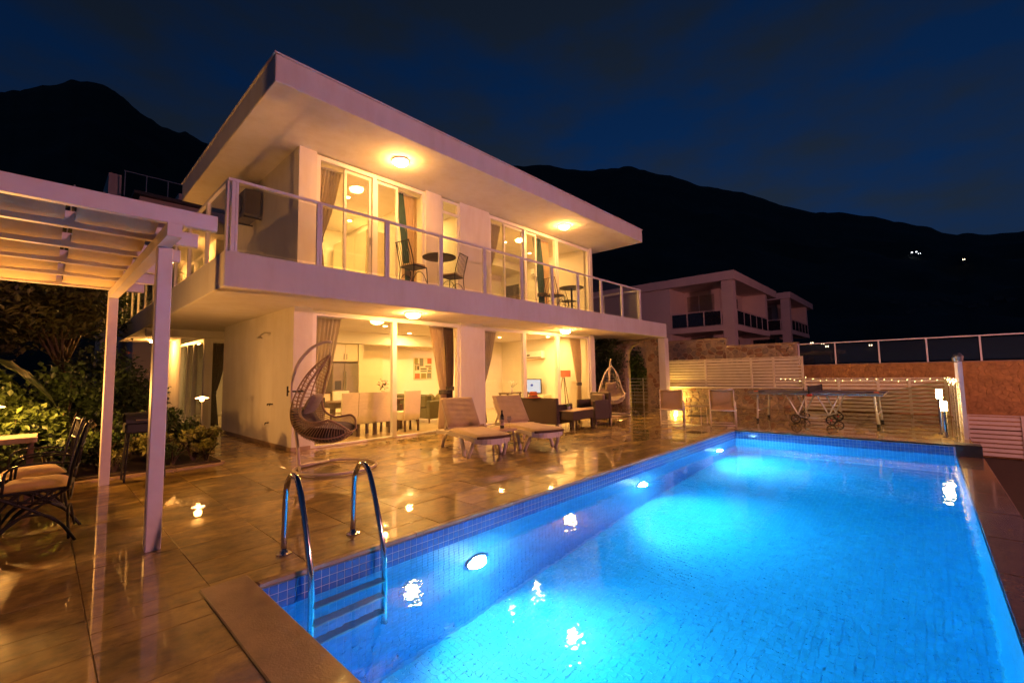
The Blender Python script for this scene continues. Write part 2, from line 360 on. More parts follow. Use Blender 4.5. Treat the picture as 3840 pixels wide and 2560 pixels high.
# ------------------------------------------------------------------ deck
dk = MB()
dk.box(-4.5, 16.05, .012, 5.14, -2.3, -.008); dk.box(-4.5, -.005, -6.5, .012, -2.3, -.008); dk.box(9.715, 16.05, -3.74, .012, -2.3, -.008); dk.box(.95, 2.08, 5.14, 11.0, -2.3, -.008)
dk.box(12.15, 16.05, 5.14, 7.5, -2.3, -.008)
deck = dk.build('deck', 'grout', kind='structure')
TX, TY, OX, OY, GAP = .57, .45, -.22, .27, .0028
def tile_mesh(w, h, name='deck_tile'):
    mb = MB(); mb.bbox(0, w, 0, h, -.02, 0, .0025); return mb.mesh(name)
full = tile_mesh(TX-GAP, TY-GAP); full.materials.append(M['deck'])
regions = [(-4.4, 16.02, .06, 5.13), (-4.4, -.285, -6.4, .06), (9.76, 16.02, -3.72, .06), (.98, 2.07, 5.13, 10.9), (12.17, 16.02, 5.13, 7.4)]
cells = []
for (x0, x1, y0, y1) in regions:
    for i in range(math.floor((x0-OX)/TX), math.ceil((x1-OX)/TX)):
        for j in range(math.floor((y0-OY)/TY), math.ceil((y1-OY)/TY)):
            a, b_, c, d = OX+i*TX, OX+(i+1)*TX, OY+j*TY, OY+(j+1)*TY
            a2, b2, c2, d2 = max(a, x0), min(b_, x1), max(c, y0), min(d, y1)
            if b2-a2 < .02 or d2-c2 < .02: continue
            cells.append((a2, b2, c2, d2))
def vis(c):
    v = Vector(((c[0]+c[1])/2, (c[2]+c[3])/2, 0))-CAM; z = v.dot(_f)
    if z < .3: return 1e9
    x, y = v.dot(_r2)/z*1009.87+1176, 784-v.dot(_u2)/z*1009.87
    return v.length if -60 < x < 2420 and y < 1620 else 1e6+v.length
cells.sort(key=vis)
rest = MB()
for k, (a, b_, c, d) in enumerate(cells):
    dz = random.uniform(-.0012, .0012)
    if k < 300 and vis((a, b_, c, d)) < 1e6:
        w, h = b_-a, d-c
        me = full if abs(w-TX) < 1e-6 and abs(h-TY) < 1e-6 else tile_mesh(w-GAP, h-GAP)
        if not me.materials: me.materials.append(M['deck'])
        o = bpy.data.objects.new('deck_tile', me); COL.objects.link(o); o.location = (a+GAP/2, c+GAP/2, dz); o.parent = deck
    else:
        rest.bbox(a+GAP/2, b_-GAP/2, c+GAP/2, d-GAP/2, -.02, dz, .0025)
rest.build('far_deck_tiles', 'deck', deck, kind='stuff')
# stone trim along the long side and coping slabs round the near and far ends
tr = MB()
x = -.0
while x < 9.7:
    w = min(1.2, 9.7-x); MB().bbox(x+.002, x+w-.002, .004, .056, -.03, .001, .004).build('edge_trim', 'coping', deck); x += 1.2
y = .20
for k, ln in enumerate((2.2, 1.9)):
    MB().bbox(-.2835, -.012, y-ln+.002, y, -.05, .008, .006).build('coping_stone', 'coping', deck); y -= ln
y = .055
for k in range(4):
    MB().bbox(9.715, 9.755, y-.94+.003, y, -.05, .004, .004).build('edge_trim', 'coping', deck); y -= .94

# ------------------------------------------------------------------ pool
PL, PW, PZ, WZ = 9.70, 3.50, -1.80, -.185
pb = MB()
pb.box(-.4, 0, -3.9, 0, -2.2, -.03); pb.box(0, PL, 0, .3, -2.2, -.035); pb.box(PL, PL+.3, -3.49, .3, -2.2, -.03)
pb.box(0, PL, -PW, 0, -2.2, PZ); pb.box(0, PL, -PW-.28, -PW, -2.2, WZ-.035)
basin = pb.build('pool_basin', 'pgrout', kind='structure')
# granite lip of the overflow side, in slabs, and the end block
x = 0
while x < PL-.01:
    MB().bbox(x+.002, x+.966, -PW-.33, -PW-.004, WZ-.034, WZ-.008, .006).build('lip_slab', 'granite', basin); x += .97
MB().bbox(PL-.004, PL+.32, -3.82, -3.497, -.60, .004, .008).build('end_block', 'dkgranite', basin)
# mosaic: single tiles on the waterline band, the rest joined
PT, PG = .057, .0045
bt = MB(); bt.bbox(0, PT-PG, 0, .004, -(PT-PG), 0, .0012); bt_me = bt.mesh('mosaic_tile'); bt_me.materials.append(M['btile'])
band = MB(); bgrout = MB()
singles = []
n_x, n_y = int(PL/PT), int(PW/PT)
def wall_tile(mb, wall, i, z):
    a = i*PT+PG/2
    if wall == 'L': mb.box(a, a+PT-PG, -.006, -.002, z-PT+PG, z)
    if wall == 'F': mb.box(PL-.006, PL-.002, -a-PT+PG, -a, z-PT+PG, z)
    if wall == 'N': mb.box(.002, .006, -a-PT+PG, -a, z-PT+PG, z)
    if wall == 'R': mb.box(a, a+PT-PG, -PW+.002, -PW+.006, z-PT+PG, z)
rows_band = [-.036-PT*k for k in range(3)]
for r_ in range(3):
    for i in range(n_x): singles.append(('L', i, rows_band[r_]))
    for i in range(n_y): singles.append(('F', i, rows_band[r_])); singles.append(('N', i, rows_band[r_]))
def tdist(s):
    p = Vector((s[1]*PT, 0, 0)) if s[0] == 'L' else Vector((PL if s[0] == 'F' else 0, -s[1]*PT, 0))
    return (p-CAM).length + (100 if s[0] == 'N' else 0)
singles.sort(key=tdist)
for k, s in enumerate(singles):
    if k < 300 and s[0] == 'L':
        o = bpy.data.objects.new('mosaic_tile', bt_me); COL.objects.link(o); o.location = (s[1]*PT+PG/2, -.006, s[2]); o.parent = basin
    else: wall_tile(band, *s)
band.build('waterline_tiles', 'btile', basin, kind='stuff')
bk = MB(); bk.box(0, PL, -.003, -.0005, -.036-3*PT, -.036); bk.box(PL-.003, PL-.0005, -PW, -.003, -.036-3*PT, -.036); bk.box(.0005, .003, -PW, -.003, -.036-3*PT, -.036); bk.build('waterline_grout', 'bgrout', basin)
deep = MB(); z = -.036-3*PT; rows = 0
while z > PZ+PT:
    for i in range(n_x): wall_tile(deep, 'L', i, z); wall_tile(deep, 'R', i, z)
    for i in range(n_y): wall_tile(deep, 'F', i, z); wall_tile(deep, 'N', i, z)
    z -= PT
for i in range(n_x):
    for j in range(n_y): deep.box(i*PT+PG/2, (i+1)*PT-PG/2, -(j+1)*PT+PG/2, -j*PT-PG/2, PZ+.001, PZ+.004)
deep.build('underwater_tiles', 'ptile', basin, kind='stuff')
# water: a closed body that reaches into the walls
def water_mat():
    m = bpy.data.materials.new('pool_water'); m.use_nodes = True; t = m.node_tree; N = t.nodes; N.clear(); K = t.links.new
    o = N.new('ShaderNodeOutputMaterial'); gl = N.new('ShaderNodeBsdfGlass'); gl.inputs['IOR'].default_value = 1.33; gl.inputs['Roughness'].default_value = 0
    va = N.new('ShaderNodeVolumeAbsorption'); va.inputs['Color'].default_value = (.10, .90, 1, 1); va.inputs['Density'].default_value = .55
    g = N.new('ShaderNodeNewGeometry'); n1 = N.new('ShaderNodeTexNoise'); n1.inputs['Scale'].default_value = 5; n1.inputs['Detail'].default_value = 3; n1.inputs['Distortion'].default_value = .4
    n2 = N.new('ShaderNodeTexNoise'); n2.inputs['Scale'].default_value = 15; n2.inputs['Detail'].default_value = 2
    K(g.outputs['Position'], n1.inputs['Vector']); K(g.outputs['Position'], n2.inputs['Vector'])
    ma = N.new('ShaderNodeMath'); ma.operation = 'MULTIPLY_ADD'; ma.inputs[1].default_value = .30; K(n2.outputs[0], ma.inputs[0]); K(n1.outputs[0], ma.inputs[2])
    bp = N.new('ShaderNodeBump'); bp.inputs['Strength'].default_value = .13; bp.inputs['Distance'].default_value = .02; K(ma.outputs[0], bp.inputs['Height']); K(bp.outputs[0], gl.inputs['Normal'])
    K(gl.outputs[0], o.inputs['Surface']); K(va.outputs[0], o.inputs['Volume'])
    return m
M['water'] = water_mat()
wb = MB(); wb.box(-.03, PL+.03, -PW-.004, .03, PZ-.1, WZ); wb.build('water', 'water', kind='structure')
# overflow channel below the lip
oc = MB(); oc.box(-2, 10.2, -5.2, -3.84, -2.3, -.95); oc.box(10.2, 16.4, -12, -3.76, -2.3, -1.1); oc.build('overflow_channel', 'soil', kind='structure')

# underwater lamps on the long wall
M['poollens'] = emis('pool_lamp_lens', (.60, .86, 1.0), 195)
def pool_lamp(x, label):
    t = thing('pool_lamp', label, 'pool lamp', (x, 0, -.80), group='underwater lamps along the pool wall')
    rim = MB(); 
    rim.tube([(.115*math.cos(a), -.016, .115*math.sin(a)) for a in np.linspace(0, 2*math.pi, 24, endpoint=False)], .014, 8, closed=True); rim.build('rim', 'pvc', t, smooth=True)
    ln = MB(); P = []
    for r, d in ((.0, .10), (.045, .092), (.08, .066), (.10, .030), (.11, .010)): P.append([(r*math.cos(a), -d, r*math.sin(a)) for a in np.linspace(0, 2*math.pi, 25)])
    ln.grid(P); ln.build('lens', 'poollens', t, smooth=True)
    lamp('pool_lamp_light', 'SPOT', (0, -.112, -.01), t, 105, (.62, .86, 1.0), .012, rot=(R_(40), 0, R_(180)), spot=112, blend=.9)
    return t
pool_lamp(1.86, 'underwater pool lamp nearest the steel ladder')
pool_lamp(5.17, 'middle underwater lamp on the long pool wall')
pool_lamp(8.5, 'farthest underwater lamp near the far pool corner')
# ------------------------------------------------------------------ villa
YF = 5.15; ZS, ZB, ZR, ZT = 2.63, 3.15, 5.70, 6.12
villa = thing('villa', 'white two storey villa with flat overhanging roof and long glass railed balcony', 'villa', (2.09, YF, 0), world=True)
def vpart(name, matname, *boxes, parent=None, bev=0):
    mb = MB()
    for b in boxes: (mb.bbox(*b, bev) if bev else mb.box(*b))
    return mb.build(name, matname, parent or villa)
# outer walls
for x0, x1 in ((2.09, 2.43), (6.05, 6.82), (11.85, 12.13)):
    vpart('wall', 'plaster', (x0, x1, YF, YF+.20, 0.0, ZS))
for x0, x1 in ((2.13, 2.46), (5.02, 5.48), (6.06, 7.09), (11.98, 12.13)):
    vpart('wall', 'plaster', (x0, x1, YF, YF+.20, ZB, ZR))
vpart('wall', 'plaster', (2.09, 2.29, YF+.203, 9.65, 0, ZS)); vpart('wall', 'plaster', (2.13, 2.33, YF+.203, 9.65, ZB, ZR))
vpart('wall', 'plaster', (2.293, 12.13, 9.50, 9.65, 0, ZS)); vpart('wall', 'plaster', (2.333, 12.13, 9.50, 9.65, ZB, ZR))
vpart('wall', 'plaster', (11.93, 12.13, YF+.203, 9.497, 0, ZS)); vpart('wall', 'plaster', (11.93, 12.13, YF+.203, 9.497, ZB, ZR))
vpart('skirting', 'coping', (2.072, 2.088, YF+.01, 9.65, .0, .075)); vpart('skirting', 'coping', (2.075, 2.42, YF-.017, YF-.002, .0, .075)); vpart('skirting', 'coping', (6.06, 6.81, YF-.017, YF-.002, 0, .07))
# interior linings
vpart('room_floor', 'floor_in', (2.295, 11.925, YF+.02, 9.495, -.2, .012))
vpart('room_wall', 'inner', (2.293, 11.927, 9.46, 9.497, .012, ZS-.002)); vpart('room_wall', 'inner', (11.89, 11.927, YF+.21, 9.457, .012, ZS-.002)); vpart('room_wall', 'inner', (2.293, 2.33, YF+.21, 9.457, .012, ZS-.002))
vpart('bulkhead', 'inner', (2.335, 8.9, 8.75, 9.457, 2.28, ZS-.003))
vpart('room_wall', 'inner', (2.336, 11.927, 9.46, 9.497, ZB+.01, ZR-.002)); vpart('room_wall', 'inner', (11.89, 11.927, YF+.21, 9.457, ZB+.01, ZR-.002)); vpart('room_wall', 'inner', (2.336, 2.37, YF+.21, 9.457, ZB+.01, ZR-.002))
vpart('room_wall', 'inner', (5.20, 5.30, YF+.206, 9.457, ZB+.01, ZR-.002)); vpart('room_wall', 'inner', (6.55, 6.65, YF+.206, 9.457, ZB+.01, ZR-.002))
vpart('room_floor', 'floor_in', (2.375, 11.885, YF+.02, 9.455, ZB-.003, ZB+.012))
vpart('bulkhead', 'inner', (6.655, 11.885, 8.3, 9.457, 5.40, ZR-.003))
# slabs
vpart('balcony_slab', 'soffit', (.68, 15.29, 3.93, 16.42, ZS, ZB), bev=.012)
vpart('beam', 'soffit', (.72, 6.0, 10.9, 11.1, 2.44, ZS-.002))
rf = vpart('roof', 'soffit', (1.147, 12.71, 3.51, 9.85, ZR, ZT), bev=.012)
vpart('drip_edge', 'alu', (1.125, 12.735, 3.488, 9.87, ZT+.002, ZT+.022), parent=rf)
# rear wing
vpart('wall', 'plaster', (1.95, 2.07, 10.9, 11.0, 0, 2.43)); vpart('wall', 'plaster', (1.95, 2.1, 14.0, 16.0, 0, ZS-.002)); vpart('wall', 'plaster', (3.4, 6.0, 10.9, 11.05, 0, 2.43)); vpart('wall', 'plaster', (2.1, 6, 15.9, 16.0, 0, ZS-.002)); vpart('wall', 'plaster', (6.0, 6.15, 10.9, 16.0, 0, ZS-.002))
vpart('room_floor', 'floor_in', (1.96, 6, 10.92, 15.9, -.2, .012))
vpart('wall', 'plaster', (2.13, 5.9, 10.95, 11.1, ZB, 5.2)); vpart('wall', 'plaster', (2.13, 2.28, 11.1, 12.3, ZB, 5.2)); vpart('wall', 'plaster', (2.13, 2.28, 14.7, 16.2, ZB, 5.2)); vpart('wall', 'plaster', (2.13, 5.9, 16.05, 16.2, ZB, 5.2)); vpart('wall', 'plaster', (5.75, 5.9, 11.1, 16.05, ZB, 5.2))
vpart('rear_roof', 'soffit', (1.15, 6.2, 10.4, 16.6, 5.2, 5.5))

def door(name, x0, x1, z0, z1, mulls, panes, y=YF+.03, fw=.085, leafs=(), transom=None):
    """window frame mesh (the part) with its panes and leaves as sub-parts"""
    mb = MB(); d0, d1 = y, y+.09
    mb.box(x0, x0+fw, d0, d1, z0, z1); mb.box(x1-fw, x1, d0, d1, z0, z1); mb.box(x0+fw, x1-fw, d0+.001, d1-.001, z1-fw, z1); mb.box(x0+fw, x1-fw, d0+.001, d1-.001, z0, z0+.03)
    for a, b in mulls: mb.box(a, b, d0-.004, d1+.004, z0+.03, z1-fw)
    if transom: mb.box(x0+fw, x1-fw, d0-.003, d1+.003, transom-.03, transom+.03)
    f = mb.build(name, 'pvc', villa)
    for a, b in panes:
        zz = [(z0+.03, z1-fw)] if not transom else [(z0+.03, transom-.03), (transom+.03, z1-fw)]
        for za, zb in zz: MB().box(a, b, d0+.035, d0+.047, za, zb).build('pane', 'glass', f)
    for a, b in leafs:
        l = MB(); w = .055; l.box(a, a+w, d0+.045, d1+.01, z0+.04, z1-fw-.01); l.box(b-w, b, d0+.045, d1+.01, z0+.04, z1-fw-.01); l.box(a+w, b-w, d0+.046, d1+.009, z1-fw-.075, z1-fw-.01); l.box(a+w, b-w, d0+.046, d1+.009, z0+.04, z0+.12)
        l.build('sliding_leaf', 'pvc', f); MB().box(a+w, b-w, d0+.06, d0+.072, z0+.12, z1-fw-.075).build('pane', 'glass', f)
        h = MB(); h.box(b-.04, b-.018, d0+.02, d0+.044, z0+.95, z0+1.1); h.build('handle', 'steel', f)
    return f
door('sliding_door', 2.43, 6.05, .014, 2.585, [(4.16, 4.265)], [(2.515, 4.16)])
door('sliding_door', 6.82, 11.85, .014, 2.585, [(8.41, 8.545), (10.0, 10.155)], [(6.905, 8.41), (10.155, 11.765)])
door('balcony_door', 2.46, 5.02, ZB+.005, 5.665, [(3.66, 3.755)], [(2.545, 3.66)], leafs=[(3.05, 3.655), (3.755, 4.315)])
door('narrow_window', 5.482, 6.058, ZB+.005, 5.665, [], [(5.567, 5.973)], transom=5.33, fw=.06)
door('balcony_door', 7.09, 11.98, ZB+.005, 5.665, [(8.54, 8.64), (10.03, 10.19)], [(7.175, 8.54), (10.19, 11.895)], leafs=[(7.72, 8.535), (8.64, 9.15)])
def side_frame(name, x, y0, y1, z0, z1, mulls, material='pvc'):
    mb = MB(); w = .08; mb.box(x, x+.09, y0, y0+w, z0, z1); mb.box(x, x+.09, y1-w, y1, z0, z1); mb.box(x+.001, x+.089, y0+w, y1-w, z1-w, z1); mb.box(x+.001, x+.089, y0+w, y1-w, z0, z0+.03)
    ys = [y0+w]
    for a in mulls: mb.box(x-.004, x+.094, a-.045, a+.045, z0+.03, z1-w); ys += [a-.045, a+.045]
    ys.append(y1-w); f = mb.build(name, material, villa)
    for a, b in zip(ys[::2], ys[1::2]): MB().box(x+.04, x+.052, a, b, z0+.03, z1-w).build('pane', 'glass', f)
side_frame('side_door', 1.955, 11.003, 13.997, .014, 2.43, [12.2, 13.0])
side_frame('side_window', 2.15, 12.303, 14.697, ZB+.3, 5.1, [13.5])
wf = MB(); wf.box(2.073, 2.14, 10.92, 11.0, .014, 2.43); wf.box(3.32, 3.397, 10.92, 11.0, .014, 2.43); wf.box(2.14, 3.32, 10.921, 10.999, 2.35, 2.43); wf = wf.build('side_door', 'pvc', villa); MB().box(2.14, 3.32, 10.95, 10.96, .014, 2.35).build('pane', 'glass', wf)

# railings
def railing(pts_posts, a, b, axis, fixed, z0=ZB, z1=4.215, parent=None, label=None):
    mb = MB()
    if axis == 'x': mb.box(a-.03, b+.03, fixed-.025, fixed+.025, z1-.02, z1+.02)
    else: mb.box(fixed-.025, fixed+.025, a+.03, b+.03, z1-.02, z1+.02)
    rl = mb.build('balcony_railing', 'alu', villa)
    for p in pts_posts:
        q = MB()
        for s in (-1, 1):
            if axis == 'x': q.box(p+s*.026-.017, p+s*.026+.017, fixed-.024, fixed+.024, z0+.001, z1-.021)
            else: q.box(fixed-.024, fixed+.024, p+s*.026-.017, p+s*.026+.017, z0+.001, z1-.021)
        if axis == 'x': q.box(p-.007, p+.007, fixed-.015, fixed+.015, z0+.001, z1-.022); q.box(p-.06, p+.06, fixed-.04, fixed+.04, z0+.0, z0+.012)
        else: q.box(fixed-.015, fixed+.015, p-.007, p+.007, z0+.001, z1-.022); q.box(fixed-.04, fixed+.04, p-.06, p+.06, z0+.0, z0+.012)
        q.build('railing_post', 'alu', rl)
    for p, q in zip(pts_posts[:-1], pts_posts[1:]):
        g = MB()
        if axis == 'x': g.box(p+.046, q-.046, fixed-.005, fixed+.005, z0+.05, z1-.06)
        else: g.box(fixed-.005, fixed+.005, p+.046, q-.046, z0+.05, z1-.06)
        g.build('glass_panel', 'railglass', rl)
    return rl
railing([.80, 2.03, 3.29, 4.54, 5.78, 7.05, 8.28, 9.49, 10.75, 12.03, 13.30], .74, 13.33, 'x', 3.985)
railing([4.06, 5.20, 6.48, 7.68, 8.95, 10.2, 11.45, 12.7, 13.95, 15.2, 16.3], 4.0, 16.33, 'y', .735)
railing([4.06, 5.5, 6.9, 8.3], 4.0, 8.3, 'y', 13.36)

# ceiling lamps
M['dome'] = emis('dome_lamp_glass', WARM, 145); M['dome_in'] = emis('room_dome_glass', ROOM, 12)
def dome(loc, label, r=.155, material='dome', group='round dome lamps under the soffits', energy=0):
    t = thing('ceiling_lamp', label, 'ceiling lamp', loc, group=group)
    b = MB(); b.lathe([(r*1.06, 0), (r*1.06, -.03), (r*.98, -.032)], n=28); b.build('lamp_base', 'pvc', t, smooth=False)
    d = MB(); prof = [(r*.97*math.cos(a), -.033-r*.55*math.sin(a)) for a in np.linspace(0, math.pi/2*.98, 8)]; d.lathe(prof, n=28); d.build('glass_dome', material, t, smooth=True)
    if energy: lamp('lamp_light', 'POINT', (0, 0, -.033-r*.55-.05), t, energy, ROOM, .1)
    return t
dome((3.79, 4.31, ZR), 'glowing dome lamp under the roof soffit above the left balcony table')
dome((9.40, 4.35, ZR), 'glowing dome lamp under the roof soffit above the right balcony table')
dome((4.22, 4.50, ZS), 'glowing dome lamp under the balcony slab before the dining room')
dome((9.69, 4.60, ZS), 'glowing dome lamp under the balcony slab before the television room')
dome((1.46, 15.0, ZS), 'glowing dome lamp under the slab of the rear wing at left')
dome((1.62, 11.6, 5.2), 'glowing dome lamp under the rear roof behind the left balcony railing')
dome((1.62, 14.6, 5.2), 'second glowing dome lamp under the rear roof, farther back')
# recessed room lights
M['spot_in'] = emis('downlight_lens', ROOM, 40)
def down(loc, label, energy, size=.16):
    t = thing('downlight', label, 'downlight', loc, group='recessed lights in the room ceilings')
    MB().lathe([(.075, 0), (.075, -.012), (.055, -.014)], n=20).build('trim_ring', 'pvc', t)
    MB().lathe([(.05, -.015), (.05, -.017)], n=20).build('lens', 'spot_in', t)
    lamp('downlight_light', 'AREA', (0, 0, -.03), t, energy, ROOM, size)
    return t
for x, y, e, w in ((3.2, 6.6, 21, 'over the kitchen end'), (5.0, 6.9, 21, 'over the dining table'), (6.6, 8.2, 21, 'over the green sofa'), (8.2, 6.6, 21, 'between the two sliding doors'), (9.9, 7.6, 18, 'in the middle of the television room'), (11.1, 6.4, 21, 'over the tripod floor lamp')):
    down((x, y, ZS), 'recessed ceiling light downstairs '+w, e)
for x, y, e, w in ((3.0, 8.4, 16, 'at the back of the left bedroom'), (3.9, 6.8, 18, 'in the middle of the left bedroom'), (4.7, 8.3, 16, 'at the right back of the left bedroom'), (5.9, 6.9, 17, 'behind the narrow window'), (7.7, 7.2, 21, 'at the left of the right bedroom'), (9.3, 6.7, 21, 'behind the open balcony door'), (10.9, 7.0, 16, 'at the right of the right bedroom')):
    down((x, y, ZR if not (x > 6.6 and y > 8.3) else 5.40), 'recessed ceiling light upstairs '+w, e)
down((3.2, 13, ZS), 'recessed ceiling light in the rear wing room downstairs', 16)
down((3.6, 13.4, 5.2), 'recessed ceiling light in the rear wing room upstairs', 26)
# ------------------------------------------------------------------ outdoor furniture
M['rattan_br'] = mat('brown_rattan', (.34, .22, .13), .55, var=.25, scale=30)
M['rattan_wh'] = mat('white_rattan', (.66, .58, .48), .5, var=.15, scale=30)
M['cush_br'] = mat('dark_brown_cushion', (.065, .032, .025), .9, var=.25, scale=12, bump=.3, bscale=200, sheen=.3)
M['cush_tp'] = mat('taupe_cushion', (.26, .19, .13), .9, var=.2, scale=12, bump=.3, bscale=200, sheen=.3)
M['cush_bg'] = mat('beige_canvas_cushion', (.46, .34, .20), .9, var=.10, scale=8, bump=.3, bscale=160, sheen=.2)
M['piping'] = mat('brown_cushion_edge', (.10, .055, .03), .85)
M['resin'] = mat('white_resin', (.70, .62, .54), .38, var=.06)
M['stand_wh'] = mat('ivory_steel_tube', (.62, .52, .42), .35, .1, var=.08)
M['sling'] = mat('tan_sling_fabric', (.40, .27, .13), .85, var=.08, bump=.3, bscale=220)
M['wicker'] = mat('dark_woven_wicker', (.075, .045, .030), .5, var=.3, scale=40, wave=('X', 26, 1.2))
M['wickerlt'] = mat('brown_woven_wicker', (.14, .10, .06), .5, var=.3, scale=40, wave=('Z', 26, 1.2))
M['glassware'] = pane_mat('drinking_glass', (.93, .93, .9), dirt=.05)
M['bottle'] = mat('dark_wine_bottle', (.02, .025, .015), .1, coat=.5)
M['paper'] = mat('pink_label', (.5, .35, .32), .7)
M['hat'] = mat('orange_felt', (.70, .17, .03), .9, sheen=.3)
M['tabletop'] = mat('pink_beige_resin', (.52, .34, .24), .4)

def curve(pts, n):
    """smooth curve through points (Catmull-Rom)"""
    P = [Vector(p) for p in pts]; P = [P[0]*2-P[1]]+P+[P[-1]*2-P[-2]]; out = []; m = len(P)-3
    for k in range(n):
        t = k/(n-1)*m; i = min(int(t), m-1); u = t-i; a, b, c, d = P[i:i+4]
        out.append(.5*((2*b)+(-a+c)*u+(2*a-5*b+4*c-d)*u*u+(-a+3*b-3*c+d)*u**3))
    return out

def egg_chair(label, loc, rz, rat, stand, cush, scale=.96, pil='cush_tp', strands=46, group='hanging egg chairs on the deck'):
    """hanging nest chair; local +X is where the sitter looks"""
    t = thing('egg_chair', label, 'egg chair', loc, rz, group); k = scale
    def S(p): return (p[0]*k, p[1]*k, p[2]*k)
    # stand: ring on the floor, cross tubes and the bowed pole
    ring = [S((.56+.58*math.cos(a), .58*math.sin(a), .03)) for a in np.linspace(0, 2*math.pi, 40, endpoint=False)]
    sb = MB(); sb.tube(ring, .022*k, 8, closed=True); sb.tube([S((.0, 0, .03)), S((.26, .50, .03))], .02*k); sb.tube([S((.0, 0, .03)), S((.26, -.50, .03))], .02*k)
    sb.build('base_ring', stand, t, smooth=True)
    pole = curve([(0, 0, .03), (-.03, 0, .35), (-.09, 0, .75), (-.14, 0, 1.10), (-.13, 0, 1.35), (-.03, 0, 1.62), (.16, 0, 1.83), (.36, 0, 1.92), (.46, 0, 1.92)], 36)
    pl = MB(); pl.tube([S(p) for p in pole], .024*k, 10); pl.build('pole', stand, t, smooth=True)
    cl = MB(); cl.tube([S((-.20, 0, 1.17)), S((.05, 0, 1.17))], .014*k, 6); cl.tube([S((-.20, 0, 1.10)), S((-.20, 0, 1.25))], .012*k, 6); cl.build('pole_clamp', 'rubber', t)
    ch = MB(); ch.tube([S((.44, 0, 1.92)), S((.44, 0, 1.76))], .008*k, 6); ch.tube([S((.44, .02, 1.78)), S((.44, 0, 1.70)), S((.44, -.02, 1.78))], .006*k, 5); ch.build('hanger', 'steel', t)
    # basket: spine (outer outline) and rim (opening edge)
    spine = curve([(.43, 0, 1.72), (.27, 0, 1.60), (.10, 0, 1.38), (-.03, 0, 1.08), (-.06, 0, .82), (.0, 0, .60), (.18, 0, .45), (.42, 0, .385), (.66, 0, .43), (.80, 0, .56)], strands)
    rim = curve([(.44, 0, 1.70), (.36, 0, 1.52), (.25, 0, 1.28), (.18, 0, 1.02), (.20, 0, .84), (.34, 0, .74), (.50, 0, .745), (.62, 0, .76), (.72, 0, .70), (.80, 0, .58)], strands)
    hw = curve([(0, 0, .02), (0, 0, .16), (0, 0, .28), (0, 0, .36), (0, 0, .42), (0, 0, .45), (0, 0, .46), (0, 0, .44), (0, 0, .36), (0, 0, .16)], strands)
    bk = MB()
    def pt(i, a):  # a in [-1,1] across the hoop
        s, r, w = spine[i], rim[i], hw[i].z; c = math.cos(a*math.pi/2)**.75 if abs(a) < 1 else 0
        return S((s.x*c+r.x*(1-c), w*math.copysign(abs(math.sin(a*math.pi/2))**.9, a), s.z*c+r.z*(1-c)))
    for i in range(0, strands): bk.tube([pt(i, a) for a in np.linspace(-1, 1, 13)], .0058*k, 4, caps=False)
    bk.build('woven_basket', rat, t, smooth=True)
    rb = MB()
    for a in (-1, 1): rb.tube([pt(i, a) for i in range(strands)], .017*k, 8)
    for a in (-.55, 0, .55): rb.tube([pt(i, a) for i in range(strands)], .011*k, 6)
    rb.build('rim', rat, t, smooth=True)
    # cushions: padded seat and back shells inside the basket
    def pad(i0, i1, off, name, thick, amax):
        P = []
        for i in np.linspace(i0, i1, 12):
            row = []
            for a in np.linspace(-amax, amax, 15):
                j = int(i); q = Vector(pt(j, a)); cn = Vector(S((.34, 0, .95))); d = (cn-q).normalized(); e = 1-abs((i-i0)/(i1-i0)*2-1)**4; e2 = 1-abs(a/amax)**4
                row.append(q+d*(off+thick*e*e2)*k)
            P.append(row)
        mb = MB(); mb.grid(P)
        P2 = [[Vector(pt(int(i), a))+(Vector(S((.34, 0, .95)))-Vector(pt(int(i), a))).normalized()*.012*k for a in np.linspace(-amax, amax, 15)] for i in np.linspace(i0, i1, 12)]
        mb.grid(P2); mb.build(name, cush, t, smooth=True)
    pad(strands*.40, strands*.66, .02, 'back_cushion', .12, .72)
    pad(strands*.62, strands*.95, .03, 'seat_cushion', .20, .86)
    th = MB()
    for sg in (-1, 1):
        P = []
        for a in np.linspace(-1, 1, 11):
            P.append([S((.19+sg*.065*max(0, (1-a**4)*(1-b**4))**.5+.07*b, .19*a*(1-.08*b*b), .98+.15*b*(1-.08*a*a))) for b in np.linspace(-1, 1, 11)])
        th.grid(P if sg > 0 else [r[::-1] for r in P])
    th.build('throw_pillow', pil, t, smooth=True)
    return t
egg_chair('brown rattan hanging egg chair with dark cushion before the dining room door', (1.60, 3.52, 0), math.atan2(-.72, .69), 'rattan_br', 'stand_wh', 'cush_br')
egg_chair('pale rattan hanging egg chair beside the stone arch', (11.55, 4.25, 0), math.atan2(-.62, -.78), 'rattan_wh', 'stand_wh', 'cush_tp', .90)

